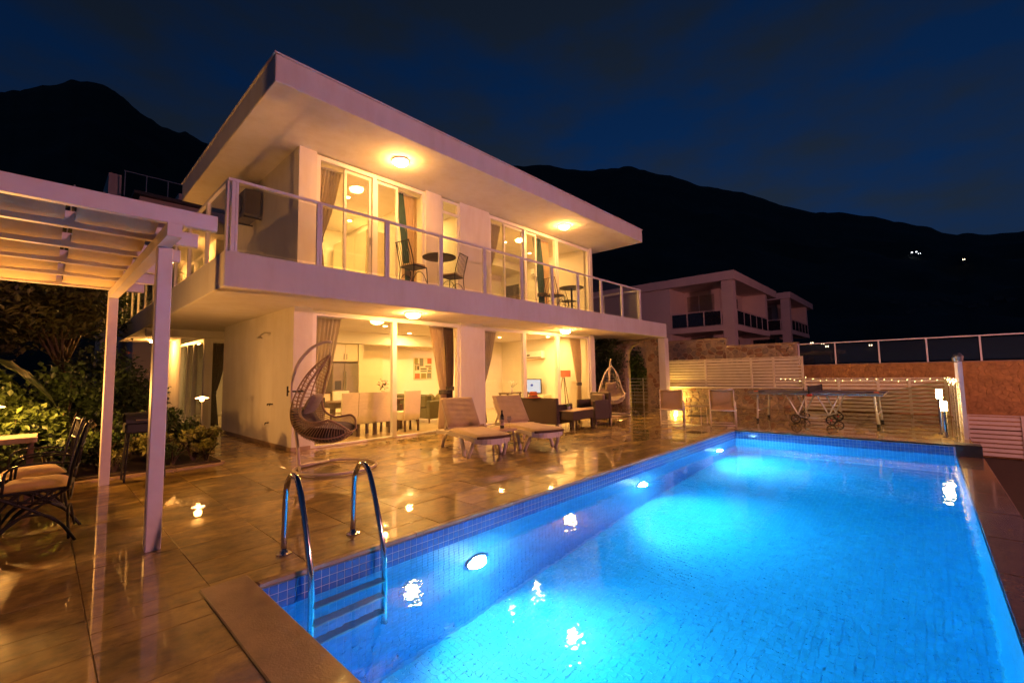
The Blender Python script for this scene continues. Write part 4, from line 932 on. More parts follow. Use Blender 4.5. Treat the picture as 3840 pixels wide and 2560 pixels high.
t = thing('bedroom_air_conditioner', 'white split air conditioner on the right bedroom wall', 'air conditioner', (11.8, 7.3, 5.1), world=True); MB().bbox(11.69, 11.886, 6.8, 7.65, 5.08, 5.36, .03).build('casing', 'pvc', t); MB().box(11.682, 11.688, 6.85, 7.6, 5.12, 5.145).build('louvre', 'dark', t)

# balcony bistro sets
def bistro_table(label, x, y):
    t = thing('bistro_table', label, 'table', (x, y, ZB), 0, 'round iron tables on the balcony')
    MB().lathe([(.36, .765), (.37, .772), (.37, .79), (.36, .795), (0, .795)], n=30).build('table_top', 'iron', t); MB().tube([(0, 0, .765), (0, 0, .03)], .03, 10).build('column', 'iron', t); MB().lathe([(.20, 0), (.20, .012), (.06, .03), (.03, .06)], n=20).build('foot_plate', 'iron', t)
def bistro_chair(label, x, y, rz, cushion=True):
    """local +Y is where the sitter looks"""
    t = thing('bistro_chair', label, 'chair', (x, y, ZB), rz, 'iron chairs on the balcony')
    f = MB()
    for s in (-1, 1):
        f.tube(curve([(s*.19, -.22, 0), (s*.20, -.19, .25), (s*.20, -.18, .45), (s*.20, -.24, .70), (s*.18, -.31, .93)], 14), .011, 6); f.tube([(s*.20, .19, .44), (s*.21, .22, 0)], .011, 6); f.tube([(s*.20, -.18, .44), (s*.20, .19, .44)], .011, 6)
        f.tube(curve([(s*.2, -.2, .12), (s*.2, -.08, .30), (s*.2, .08, .30), (s*.2, .2, .12)], 9), .008, 5)
    for y_, z in ((-.18, .44), (.19, .44), (-.31, .93)): f.tube([(-.2, y_, z), (.2, y_, z)], .011, 6)
    f.build('frame', 'iron', t, smooth=True)
    b = MB()
    for u in np.linspace(-.14, .14, 6): b.tube([(u, -.185, .46), (u, -.245, .70), (u, -.31, .92)], .006, 5)
    b.build('back_bars', 'iron', t); s_ = MB(); s_.box(-.19, .19, -.17, .18, .436, .446); s_.build('seat_plate', 'iron', t)
    if cushion: MB().bbox(-.19, .19, -.17, .185, .448, .50, .018).build('seat_cushion', 'cush_bg', t)
bistro_table('round black table on the left of the balcony', 4.90, 4.50); bistro_chair('iron chair left of the left balcony table, turned side on', 4.22, 4.50, R_(-80)); bistro_chair('iron chair right of the left balcony table, by the narrow window', 5.42, 4.68, R_(20))
bistro_table('round black table on the right of the balcony', 9.98, 4.55); bistro_chair('iron chair left of the right balcony table, under the teal curtain', 9.20, 4.58, R_(-85)); bistro_chair('iron chair behind the right balcony table', 10.28, 4.90, R_(175), False)
t = thing('candle_glass', 'small dark candle bowl on the left balcony table', 'candle', (4.86, 4.48, ZB+.796)); MB().lathe([(.02, 0), (.05, .03), (.045, .05), (.02, .045), (0, .02)], n=14).build('bowl', 'bottle', t, smooth=True)
M['nbgrey'] = mat('grey_unit_casing', (.22, .19, .15), .6)
# outdoor unit, shower and taps on the side wall
t = thing('condenser_unit', 'air conditioner condenser hung on the upper side wall', 'air conditioner', (1.95, 7.5, 4.75), world=True)
MB().bbox(1.76, 2.08, 7.08, 7.90, 4.80, 5.36, .02).build('casing', 'nbgrey', t); MB().tube([(1.752, 7.40+.20*math.cos(a), 5.08+.20*math.sin(a)) for a in np.linspace(0, 2*math.pi, 24, endpoint=False)], .01, 6, closed=True).build('fan_grille', 'dark', t)
for y in (7.2, 7.78): MB().bar((1.78, y, 4.785), (2.128, y, 4.785), .03, .03).build('bracket', 'dark', t)
t = thing('wall_shower', 'small garden shower head on the side wall near the corner', 'shower', (2.05, 6.33, 2.15), world=True); MB().tube([(2.089, 6.33, 2.22), (1.98, 6.33, 2.23), (1.90, 6.33, 2.17)], .012, 8).build('arm', 'steel', t); MB().lathe([(.05, 0), (.05, .012), (.012, .05)], (1.89, 6.33, 2.11), n=14).build('rose', 'steel', t)
t = thing('wall_tap', 'double garden tap low on the side wall', 'tap', (2.06, 6.2, .78), world=True)
for y in (6.12, 6.24): MB().tube([(2.089, y, .82), (2.03, y, .82), (2.03, y, .79)], .014, 8).build('valve', 'dark', t)
MB().tube([(2.089, 6.33, .45), (2.03, 6.33, .45), (2.02, 6.33, .41)], .013, 8).build('spout', 'dark', t)
# ------------------------------------------------------------------ right boundary: stone walls, fences, neighbours
M['stone'] = mat('pale_field_stone', (.36, .27, .17), .85, var=.35, scale=5, bump=.5, bscale=25)
M['stone2'] = mat('reddish_field_stone', (.27, .155, .085), .85, var=.35, scale=5, bump=.5, bscale=25)
M['stone3'] = mat('grey_field_stone', (.25, .20, .14), .85, var=.3, scale=5, bump=.5, bscale=25)
M['mortar'] = mat('light_wall_mortar', (.42, .33, .21), .9, var=.2, scale=9, bump=.4, bscale=50)
M['rubble'] = mat('rubble_render', (.42, .225, .07), .9, var=.3, scale=7, bump=.6, bscale=30)
M['slat'] = mat('white_painted_slat', (.66, .58, .46), .5, var=.08, scale=4)
M['nb'] = mat('neighbour_plaster', (.66, .52, .45), .9, var=.08, scale=.6)
M['dglass'] = mat('dark_window_glass', (.02, .02, .025), .08, var=.1, coat=.5)
M['blind'] = mat('closed_roller_shutter', (.36, .26, .20), .7, wave=('Z', 9, 0))

def clip(poly, nx_, ny_, c):
    out = []
    for i in range(len(poly)):
        a, b = poly[i], poly[(i+1) % len(poly)]; da = nx_*a[0]+ny_*a[1]-c; db = nx_*b[0]+ny_*b[1]-c
        if da <= 0: out.append(a)
        if (da < 0) != (db < 0): t = da/(da-db); out.append((a[0]+(b[0]-a[0])*t, a[1]+(b[1]-a[1])*t))
    return out
def stones(w, h, size, gap, seed, ok=None):
    """irregular stone outlines filling a w x h panel"""
    rr = random.Random(seed); pts = []; r = 0; y = size*.3
    while y < h+size*.3:
        x = (r % 2)*size*.5
        while x < w+size*.5: pts.append((x+rr.uniform(-.34, .34)*size, y+rr.uniform(-.28, .28)*size)); x += size*rr.uniform(.8, 1.35)
        y += size*.74; r += 1
    res = []
    for i, p in enumerate(pts):
        poly = [(gap/2, gap/2), (w-gap/2, gap/2), (w-gap/2, h-gap/2), (gap/2, h-gap/2)]
        for j, q in enumerate(pts):
            if i == j or abs(p[0]-q[0]) > size*3 or abs(p[1]-q[1]) > size*3: continue
            dx, dy = q[0]-p[0], q[1]-p[1]; L_ = math.hypot(dx, dy)
            if L_ < 1e-6: continue
            poly = clip(poly, dx/L_, dy/L_, (dx*(p[0]+q[0])+dy*(p[1]+q[1]))/2/L_-gap/2)
            if len(poly) < 3: break
        if len(poly) < 3: continue
        # round the corners once
        rp_ = []
        for k in range(len(poly)):
            a, b = poly[k], poly[(k+1) % len(poly)]; rp_ += [(a[0]*.75+b[0]*.25, a[1]*.75+b[1]*.25), (a[0]*.25+b[0]*.75, a[1]*.25+b[1]*.75)]
        ar = sum(rp_[k][0]*rp_[(k+1) % len(rp_)][1]-rp_[(k+1) % len(rp_)][0]*rp_[k][1] for k in range(len(rp_)))/2
        c = (sum(q[0] for q in rp_)/len(rp_), sum(q[1] for q in rp_)/len(rp_))
        if ar < size*size*.06 or (ok and not ok(*c)): continue
        res.append((rp_, c, rr.uniform(.6, 1.3)))
    return res
def lay_stones(parent, w, h, size, gap, seed, fn, depth=.03, singles=True, ok=None, name='stone', mats=('stone', 'stone2', 'stone3')):
    joined = MB(); rr = random.Random(seed+1)
    for poly, c, k in stones(w, h, size, gap, seed, ok):
        mb = MB() if singles else joined; n = len(poly); d = depth*k
        mb.add([fn(u, v, 0) for u, v in poly]+[fn(u, v, d*.75) for u, v in poly]+[fn(c[0]+(u-c[0])*.78, c[1]+(v-c[1])*.78, d) for u, v in poly],
               [(i, (i+1) % n, n+(i+1) % n, n+i) for i in range(n)]+[(n+i, n+(i+1) % n, 2*n+(i+1) % n, 2*n+i) for i in range(n)]+[tuple(range(2*n, 3*n))])
        if singles: mb.build(name, rr.choices(mats, (5, 2, 2))[0], parent, fix=True)
    if not singles: joined.build('small_stones', mats[1], parent, kind='stuff', fix=True)

# low wall under the slatted fence
t = thing('stone_wall', 'low field stone wall under the white slatted fence', 'wall', (16.2, 2.1, 0), world=True)
MB().box(16.12, 16.42, -.22, 4.42, -.05, .70).build('core', 'mortar', t); MB().bbox(16.07, 16.47, -.25, 4.45, .701, .745, .008).build('cap', 'plaster', t)
lay_stones(t, 4.6, .69, .20, .022, 4, lambda u, v, d: (16.12-d, 4.40-u, .005+v))
# stone pier with arch beside the house
t = thing('stone_arch', 'field stone pier and arch at the end of the balcony', 'arch', (15.4, 4.8, 0), world=True)
AY0, AY1, AZ = 4.80, 5.75, 2.0
def arch_open(y, z): return (AY0 < y < AY1 and z < AZ) or (z >= AZ and (y-(AY0+AY1)/2)**2+(z-AZ)**2 < ((AY1-AY0)/2)**2)
mb = MB(); mb.box(15.3, 15.75, 4.28, AY0, -.02, ZS-.004); mb.box(15.3, 15.75, AY1, 7.6, -.02, ZS-.004)
na = 18; ca_ = (AY0+AY1)/2; ra = (AY1-AY0)/2
for k in range(na):
    a0, a1 = math.pi*k/na, math.pi*(k+1)/na; y0, y1 = ca_+ra*math.cos(a0), ca_+ra*math.cos(a1); z0, z1 = AZ+ra*math.sin(a0), AZ+ra*math.sin(a1); zt = ZS-.004
    mb.add([(15.3, y0, z0), (15.3, y1, z1), (15.3, y1, zt), (15.3, y0, zt), (15.75, y0, z0), (15.75, y1, z1), (15.75, y1, zt), (15.75, y0, zt)], [(0, 1, 2, 3), (7, 6, 5, 4), (0, 4, 5, 1), (3, 2, 6, 7)])
mb.build('core', 'mortar', t, fix=True)
lay_stones(t, 3.3, 2.6, .21, .022, 9, lambda u, v, d: (15.3-d, 4.29+u, v), ok=lambda u, v: not arch_open(4.29+u, v) and not arch_open(4.29+u+.07, v) and not arch_open(4.29+u-.07, v) and not arch_open(4.29+u, v-.07))
MB().box(15.26, 15.6, 4.02, 4.275, -.02, ZS-.004).build('plastered_edge', 'plaster', t)
t = thing('garden_gate', 'grey metal gate of thin horizontal bars in the stone arch', 'gate', (15.5, 5.2, 0), world=True)
for k in range(8): MB().tube([(15.5, AY0+.02, .12+k*.135), (15.5, AY1-.02, .12+k*.135)], .013, 6).build('bar', 'alu', t)
for y in (AY0+.02, 5.08, AY1-.02): MB().box(15.48, 15.52, y-.02, y+.02, .0, 1.10).build('upright', 'alu', t)
MB().box(15.455, 15.48, 5.08, 5.20, .78, .98).build('lock_box', 'steel', t)
# slatted fences
def slat_fence(label, x, ys, z0, z1, n, tall=(), slat_z=None):
    t = thing('slatted_fence', label, 'fence', (x, ys[0], z0), world=True); pitch = (z1-z0)/n
    for a, b in zip(ys[:-1], ys[1:]):
        for k in range(n): MB().box(x, x+.022, min(a, b)+.032, max(a, b)-.032, z0+k*pitch+.022, z0+(k+1)*pitch-.012).build('slat', 'slat', t)
    for k, y in enumerate(ys): MB().box(x-.02, x+.05, y-.032, y+.032, z0-.02, z1+.015).build('post', 'slat', t)
    MB().box(x-.022, x+.052, min(ys)-.034, max(ys)+.034, z1+.016, z1+.04).build('top_rail', 'slat', t)
    return t
slat_fence('white slatted fence standing on the low stone wall', 16.2, [4.40, 2.88, 1.30, .60, -.24], .76, 1.73, 9)
slat_fence('long white slatted fence behind the table tennis table', 16.1, [-.30, -1.2, -2.15, -2.85, -3.60], .01, 1.0, 9)
slat_fence('lower white slatted fence at the right beyond the pool end', 16.2, [-3.95, -4.95, -6.0, -7.2, -8.4], -1.05, .0, 9)
t = thing('side_fence', 'white slatted side fence running back from the pool end', 'fence', (10.6, -3.68, 0), world=True)
xs = [10.57, 11.9, 13.3, 14.7, 16.05]
for a, b in zip(xs[:-1], xs[1:]):
    for k in range(9): MB().box(a+.032, b-.032, -3.69, -3.668, .025+k*.112, .11+k*.112).build('slat', 'slat', t)
for x in xs: MB().box(x-.03, x+.03, -3.71, -3.65, -.02, 1.42 if x < 12 else 1.05).build('post', 'alu', t)
for x in xs[:2]: MB().lathe([(.02, 0), (.05, .02), (.06, .10), (.02, .16), (0, .165)], (x, -3.68, 1.421), n=12).build('post_cap', 'steel', t)
# string lights
M['bead'] = emis('fairy_bulb', (1.0, .70, .26), 6)
def fairy(label, path, n, seed):
    rr = random.Random(seed); t = thing('string_lights', label, 'string lights', path[0], world=True); c = curve(path, 90); w = MB(); w.tube(c, .004, 4); w.build('cord', 'slat', t); b = MB()
    for i in range(n):
        p = c[int(i*(len(c)-1)/(n-1))]+Vector((-.02+rr.gauss(0, .012), rr.gauss(0, .012), rr.gauss(-.02, .03))); b.lathe([(0, -.009), (.007, -.004), (.007, .004), (0, .009)], tuple(p), n=6)
    b.build('bulbs', 'bead', t)
fairy('warm fairy lights along the top of the long slatted fence', [(16.05, .35, 1.03), (16.04, -.3, 1.02), (16.04, -1.2, .97), (16.04, -2.1, 1.03), (16.04, -2.9, .98), (16.03, -3.58, 1.04)], 24, 1)
fairy('warm fairy lights wound along the side fence at the pool end', [(16.0, -3.63, 1.05), (14.6, -3.62, 1.01), (13.3, -3.63, 1.05), (11.9, -3.62, 1.03), (10.6, -3.62, 1.08)], 40, 2)
# bollard lamps
M['boll'] = emis('bollard_glass', (1.0, .66, .24), 30)
def bollard(loc, h, label):
    t = thing('bollard_lamp', label, 'bollard lamp', loc, group='lit bollard lamps at the pool end'); MB().lathe([(.06, 0), (.06, .012), (.035, .02), (.035, h-.20)], n=18).build('stem', 'chrome', t, smooth=False); MB().lathe([(.044, h-.199), (.048, h-.19), (.048, h-.03), (.044, h-.02)], n=18).build('glass', 'boll', t, smooth=True); MB().lathe([(.05, h-.019), (.05, h-.008), (.02, h)], n=18).build('cap', 'chrome', t)
bollard((11.35, -3.38, 0), .90, 'taller lit bollard lamp farther along the pool end'); bollard((10.68, -3.42, 0), .70, 'shorter lit bollard lamp nearest the pool corner post')
t = thing('wall_spotlight', 'small warm spotlight at the foot of the stone wall', 'spotlight', (15.95, 3.98, .0)); MB().tube([(0, 0, 0), (0, 0, .22)], .012, 8).build('stake', 'dark', t); MB().lathe([(.04, .22), (.055, .25), (.055, .30), (.03, .31)], n=14).build('lens', 'boll', t); lamp('spotlight_light', 'POINT', (-.06, 0, .36), t, 26, (1.0, .58, .10), .05)
# retaining walls and glass railing of the upper terrace
t = thing('terrace_wall', 'field stone terrace wall behind the slatted fence', 'wall', (17.1, 2.4, 0), world=True)
MB().box(17.05, 17.35, 2.36, 7.6, -.1, 2.57).build('core', 'mortar', t); MB().box(17.05, 17.35, .03, 2.357, -.1, 2.25).build('core', 'mortar', t); MB().box(17.02, 17.38, .0, 2.357, 2.251, 2.29).build('cap', 'coping', t); MB().box(17.02, 17.38, 2.36, 7.6, 2.571, 2.61).build('cap', 'coping', t)
lay_stones(t, 2.6, .95, .24, .03, 21, lambda u, v, d: (17.05-d, 4.96-u, 1.60+v)); lay_stones(t, 2.3, .62, .24, .03, 22, lambda u, v, d: (17.05-d, 2.34-u, 1.61+v))
t = thing('retaining_wall', 'rough orange lit retaining wall at the right of the deck', 'wall', (17.1, -3, 0), world=True)
MB().box(17.05, 17.35, -14, .027, -2.3, 1.46).build('core', 'rubble', t); MB().box(17.03, 17.36, -14, .027, 1.461, 1.49).build('cap', 'coping', t)
lay_stones(t, 8.6, 3.2, .15, .014, 31, lambda u, v, d: (17.05-d, -u, -1.75+v), depth=.012, singles=False, mats=('stone', 'rubble', 'stone3'))
t = thing('terrace_railing', 'glass railing with white posts on top of the retaining wall', 'railing', (17.1, 0, 1.49), world=True)
ys = [.0, -1.04, -2.17, -3.28, -4.39, -5.5, -6.6, -7.7]
MB().box(17.17, 17.21, ys[-1]-.03, ys[0]+.03, 2.19, 2.225).build('handrail', 'alu', t)
for y in ys: MB().box(17.17, 17.21, y-.02, y+.02, 1.485, 2.19).build('post', 'alu', t)
for a, b in zip(ys[:-1], ys[1:]): MB().box(17.185, 17.195, b+.04, a-.04, 1.54, 2.14).build('glass_panel', 'railglass', t)

# neighbouring villas
def neighbour(label, dx, dy, dz):
    t = thing('neighbour_villa', label, 'villa', (24+dx, 3.92+dy, 1.45+dz), group='neighbouring villas up the slope'); o = (24, 3.92, 1.45)
    def bx(name, mt, *bs, parent=None, bev=0):
        mb = MB()
        for b in bs: mb.box(b[0]-o[0], b[1]-o[0], b[2]-o[1], b[3]-o[1], b[4]-o[2], b[5]-o[2])
        return mb.build(name, mt, parent or t)
    bx('roof', 'nb', (23.9, 33.1, 3.90, 14, 6.20, 6.68))
    bx('pillar', 'nb', (24.02, 24.55, 4.03, 4.60, 1.45, 6.19)); bx('balcony_slab', 'nb', (24.0, 31.2, 4.0, 13.9, 3.50, 3.81))
    bx('wall', 'nb', (24.05, 32, 7.5, 13.9, 1.45, 3.49), (24.05, 32, 7.5, 13.9, 3.82, 6.19)); bx('wall', 'nb', (26.2, 32, 5.4, 7.49, 1.45, 3.49), (26.2, 32, 5.4, 7.49, 3.82, 6.19)); bx('wall', 'nb', (30.6, 31.1, 4.05, 5.39, 3.82, 6.19))
    for (a, b, c, d, e, f, mt) in ((26.17, 26.198, 5.7, 6.6, 3.9, 5.9, 'blind'), (26.17, 26.198, 6.62, 7.3, 3.9, 5.9, 'blind'), (26.5, 27.6, 5.37, 5.398, 3.9, 5.9, 'blind'), (28.2, 29.6, 5.37, 5.398, 3.9, 5.9, 'dglass'), (26.17, 26.198, 5.6, 7.2, 1.6, 3.3, 'dglass'), (26.6, 29.5, 5.37, 5.398, 1.6, 3.3, 'dglass')):
        w = bx('window', mt, (a, b, c, d, e, f)); bx('frame', 'nb', (a-.02, b-.02, c-.06, c, e, f+.06), parent=w) if b-a < .1 else bx('frame', 'nb', (a-.06, a, c-.02, d-.02, e, f+.06), parent=w)
    rl = bx('railing', 'nb', (24.03, 24.07, 4.62, 7.48, 4.62, 4.66), (24.57, 30.9, 4.03, 4.07, 4.62, 4.66))
    for k in range(4): bx('railing_post', 'nb', (24.03, 24.07, 4.65+k*.92, 4.71+k*.92, 3.81, 4.62), parent=rl)
    for k in range(6): bx('railing_post', 'nb', (24.6+k*1.25, 24.66+k*1.25, 4.03, 4.07, 3.81, 4.62), parent=rl)
    for k in range(3): bx('glass_panel', 'dglass', (24.045, 24.055, 4.72+k*.92, 5.56+k*.92, 3.86, 4.58), parent=rl)
    for k in range(5): bx('glass_panel', 'dglass', (24.67+k*1.25, 25.84+k*1.25, 4.045, 4.055, 3.86, 4.58), parent=rl)
    return t
neighbour('nearer dim villa with flat roof up beyond the stone wall', 0, 0, 0); neighbour('farther dim villa with flat roof, right of the nearer one', 13.6, .0, .55)

# villa on the slope behind the house at left
t = thing('hillside_villa', 'dim hillside villa with roof terrace railing behind the balcony at left', 'villa', (4.5, 25, 0), world=True)
MB().box(1.95, 9, 25, 33, -2.3, 10.55).build('wall', 'nb', t); MB().box(1.7, 9.2, 24.7, 33.2, 10.56, 10.72).build('roof', 'dark', t); MB().box(.9, 1.4, 27, 30, -2.3, 12.1).build('chimney_block', 'nb', t); MB().box(4.0, 6.5, 28, 32, 10.73, 12.2).build('roof_room', 'nb', t)
MB().box(1.4, 5.0, 26.0, 26.04, 12.0, 12.05).build('handrail', 'steel', t)
for x in (1.45, 2.3, 3.2, 4.1, 4.95): MB().box(x-.02, x+.02, 25.98, 26.05, 10.72, 12.0).build('railing_post', 'steel', t)
# far houses on the mountain, a few with lights on
from mathutils.bvhtree import BVHTree
mo = bpy.data.objects['mountain']; bvh = BVHTree.FromPolygons([v.co for v in mo.data.vertices], [tuple(p.vertices) for p in mo.data.polygons])
M['farlit'] = emis('far_lit_window', (1.0, .75, .45), 2.5); M['farwhite'] = emis('far_white_floodlight', (.9, .95, 1.0), 1.8)
M['farwall'] = mat('far_house_wall', (.13, .11, .095), .9)
def far_house(px, py, lit, label, group, w=9):
    d = ray_dir(px, py).normalized(); h = bvh.ray_cast(CAM, d)
    p = h[0] if h[0] else CAM+d*600
    k = (p-CAM).length/600*.25+.12; t = thing('distant_house', label, 'house', (p.x, p.y, p.z+1.5*k), math.atan2(d.y, d.x), group); w *= k
    MB().box(-8*k, 3*k, -w, w, -9*k, 4*k).build('wall', 'farwall', t); MB().box(-8.4*k, 3.4*k, -w-.5*k, w+.5*k, 4.01*k, 4.6*k).build('roof', 'farwall', t)
    for j in (-1, 1):
        if lit: MB().box(-8.06*k, -8.01*k, j*w*.5-w*.25*lit[1], j*w*.5+w*.25*lit[1], .5*k, 2.8*k).build('window', lit[0], t)
far_house(2100, 583, ('farwhite', .7), 'distant house with white floodlights high on the mountain', 'far houses with lights'); far_house(2112, 586, ('farwhite', .4), 'small lit house just right of the white floodlights', 'far houses with lights', 4); far_house(2214, 600, ('farlit', .8), 'distant house with one yellow light high on the mountain', 'far houses with lights', 3)
ORD = ('first', 'second', 'third', 'fourth', 'fifth', 'sixth', 'seventh', 'eighth', 'ninth', 'tenth')
for k in range(10): far_house(2060+k*29+random.uniform(-6, 6), 702+10*math.sin(k*1.3)+random.uniform(-8, 8), None, ORD[k]+' dim far house from the left in the row low on the mountain', 'dim far houses on the mountain', 7)
for k, (x, y) in enumerate(((1865, 792), (1890, 793), (1900, 800), (2000, 797))): far_house(x, y, ('farlit', .8), ORD[k]+' lit far house from the left seen through the terrace railing', 'lit houses behind the terrace railing', 3)
# ------------------------------------------------------------------ pergola, garden and left side
M['perg'] = mat('white_painted_steel', (.70, .64, .64), .45, var=.06)
M['cloth'] = mat('cream_awning_cloth', (.72, .58, .38), .9, var=.12, scale=4, bump=.3, bscale=160)
t = thing('pergola', 'white pergola with cream cloth swags at the left edge', 'pergola', (-.37, 1.29, 0), world=True)
for x, y in ((-.37, 1.29), (-.42, 4.51), (-3.4, 1.29), (-3.4, 4.51)): MB().bbox(x-.05, x+.05, y-.05, y+.05, 0, 2.40, .006).build('post', 'perg', t)
MB().bar((-.375, .86, 2.45), (-.42, 4.62, 2.45), .09, .10).build('beam', 'perg', t); MB().box(-3.45, -3.35, .86, 4.62, 2.40, 2.50).build('beam', 'perg', t)
RY = [.90, 1.52, 2.24, 2.98, 3.72, 4.46]
for k, y in enumerate(RY): MB().bbox(-3.9, -.10-.004*k, y-.03, y+.03, 2.501, 2.625, .004).build('rafter', 'perg', t)
for k, (a, b) in enumerate(zip(RY[:-1], RY[1:])):
    for (x0, x1) in ((-.90, -.45), (-2.2, -.955), (-3.3, -2.25)):
        P = []
        for u in np.linspace(0, 1, 13):
            y = a+.035+(b-a-.07)*u; z = 2.612-.122*math.sin(math.pi*u)**.8
            P.append([(x0+(x1-x0)*v, y+.01*math.sin(v*7+k), z-.012*math.sin(v*math.pi)+.004*math.sin(9*v+u*6)) for v in np.linspace(0, 1, 9)])
        MB().slab(P, (0, 0, .006)).build('cloth_swag', 'cloth', t, smooth=True)
wire = MB()
for x in (-.44, -.92, -2.25): wire.tube([(x, .9, 2.64), (x, 4.46, 2.64)], .005, 5)
wire.build('guide_wires', 'steel', t)

def iron_chair(label, x, y, rz):
    """wrought iron garden chair with crossed hoop legs; local +Y is where the sitter looks"""
    t = thing('wrought_iron_chair', label, 'chair', (x, y, 0), rz, 'wrought iron chairs under the pergola'); f = MB(); w = .24
    for s in (-1, 1):
        f.tube(curve([(s*w, .22, .43), (s*w*.95, .02, .30), (s*w, -.16, .16), (s*w*1.05, -.26, 0)], 14), .012, 6); f.tube(curve([(s*w, -.20, .43), (s*w*.95, -.02, .30), (s*w, .15, .16), (s*w*1.05, .25, 0)], 14), .012, 6)
        f.tube(curve([(s*w*1.05, .25, 0), (s*w, .13, .20), (s*w, 0, .25), (s*w, -.13, .20), (s*w*1.05, -.26, 0)], 16), .010, 6)
        f.tube(curve([(s*w, .20, .42), (s*w, 0, .35), (s*w, -.2, .42)], 9), .008, 5)
        for yy in (-.08, .0, .08): f.tube([(s*w, yy, .345), (s*w, yy, .43)], .006, 5)
    for yy in (-.2, .22):
        f.tube(curve([(-w, yy, .42), (-w*.5, yy, .33), (0, yy, .30), (w*.5, yy, .33), (w, yy, .42)], 12), .009, 5); f.tube(curve([(-w*1.05, yy*1.1, .02), (-w*.5, yy, .21), (0, yy, .25), (w*.5, yy, .21), (w*1.05, yy*1.1, .02)], 14), .010, 6)
    f.build('leg_hoops', 'iron', t, smooth=True)
    s_ = MB()
    for q in (((-w, -.2, .435), (w, -.2, .435)), ((-w, .22, .435), (w, .22, .435)), ((-w, -.2, .435), (-w, .22, .435)), ((w, -.2, .435), (w, .22, .435))): s_.tube(q, .012, 6)
    s_.build('seat_frame', 'iron', t)
    b = MB()
    for s in (-1, 1): b.tube(curve([(s*w, -.2, .43), (s*w, -.23, .65), (s*w*.92, -.28, .90), (s*w*.8, -.30, .96)], 12), .012, 6); b.tube(curve([(s*w, -.21, .64), (s*w*1.1, -.05, .66), (s*w*1.1, .14, .63), (s*w, .17, .44)], 12), .010, 6)
    for z in (.58, .76, .94): b.tube([(-w*.93, -.21-(z-.43)*.16, z), (w*.93, -.21-(z-.43)*.16, z)], .010, 6)
    for u in (-.12, -.04, .04, .12): b.tube([(u, -.235, .58), (u, -.29, .94)], .007, 5)
    b.build('backrest', 'iron', t, smooth=True)
    P = [[(v*.235, -.19+u*.41, .45+.055*(1-abs(u*2-1)**6)*(1-abs(v)**6)) for v in np.linspace(-1, 1, 11)] for u in np.linspace(0, 1, 11)]; MB().slab(P, (0, 0, -.012)).build('seat_cushion', 'cush_or', t, smooth=True)
    return t
M['cush_or'] = mat('apricot_chair_cushion', (.50, .34, .18), .9, var=.1, scale=10, bump=.2, bscale=140)
iron_chair('wrought iron chair nearest the pool under the pergola', -1.00, 2.36, R_(84)); iron_chair('wrought iron chair behind the nearest one under the pergola', -1.02, 3.12, R_(94)); iron_chair('wrought iron chair cut by the left edge of the picture', -1.48, 1.95, R_(4))
t = thing('garden_table', 'pale garden table under the pergola at the left edge', 'table', (-1.9, 3.55, 0), world=True); MB().bbox(-2.9, -1.32, 2.3, 4.35, .70, .735, .008).build('table_top', 'tabletop', t)
for x in (-2.8, -1.42):
    for y in (2.45, 4.2): MB().tube([(x, y, .70), (x, y, 0)], .025, 8).build('leg', 'iron', t)
t = thing('bench_table', 'small pale wooden side table behind the iron chairs', 'table', (-1.15, 4.25, 0), world=True); MB().bbox(-1.55, -1.02, 3.95, 4.55, .66, .72, .01).build('table_top', 'cush_bg', t)
for x in (-1.5, -1.07):
    for y in (4.0, 4.5): MB().box(x-.025, x+.025, y-.025, y+.025, 0, .66).build('leg', 'wood', t)
t = thing('barbecue_grill', 'black barbecue grill between the two pergola posts', 'grill', (-.02, 4.62, 0))
MB().bbox(-.22, .22, -.16, .16, .62, .76, .02).build('fire_box', 'rubber', t); P = [[(x, .16*math.cos(a), .765+.13*math.sin(a)) for a in np.linspace(0, math.pi, 10)] for x in (-.22, .22)]; MB().slab(P, (0, 0, -.006)).build('lid', 'rubber', t)
for sx in (-1, 1):
    for sy in (-1, 1): MB().tube([(sx*.18, sy*.12, .62), (sx*.21, sy*.15, 0)], .013, 6).build('leg', 'iron', t)
MB().tube([(-.12, -.19, .80), (.12, -.19, .80)], .01, 6).build('handle', 'steel', t)

# garden lamps
M['glamp'] = emis('garden_lamp_glass', (1.0, .42, .12), 9)
def garden_lamp(loc, label, e, h=.86):
    t = thing('garden_lamp', label, 'garden lamp', loc, group='flat topped garden lamps'); MB().tube([(0, 0, 0), (0, 0, h)], .014, 8).build('stem', 'steel', t); MB().lathe([(.025, h), (.035, h+.02), (.03, h+.05)], n=14).build('bulb_glass', 'glamp', t, smooth=True); MB().lathe([(.10, h+.052), (.105, h+.058), (.03, h+.085), (0, h+.09)], n=20).build('hat', 'glamp', t)
    lamp('garden_lamp_light', 'POINT', (0, 0, h+.16), t, e, (1.0, .44, .09), .06)
garden_lamp((1.02, 6.55, .06), 'lit garden lamp among shrubs beside the house wall', 3.5)
garden_lamp((-1.40, 4.72, .06), 'lit garden lamp at the left edge behind the table', 72, .92)

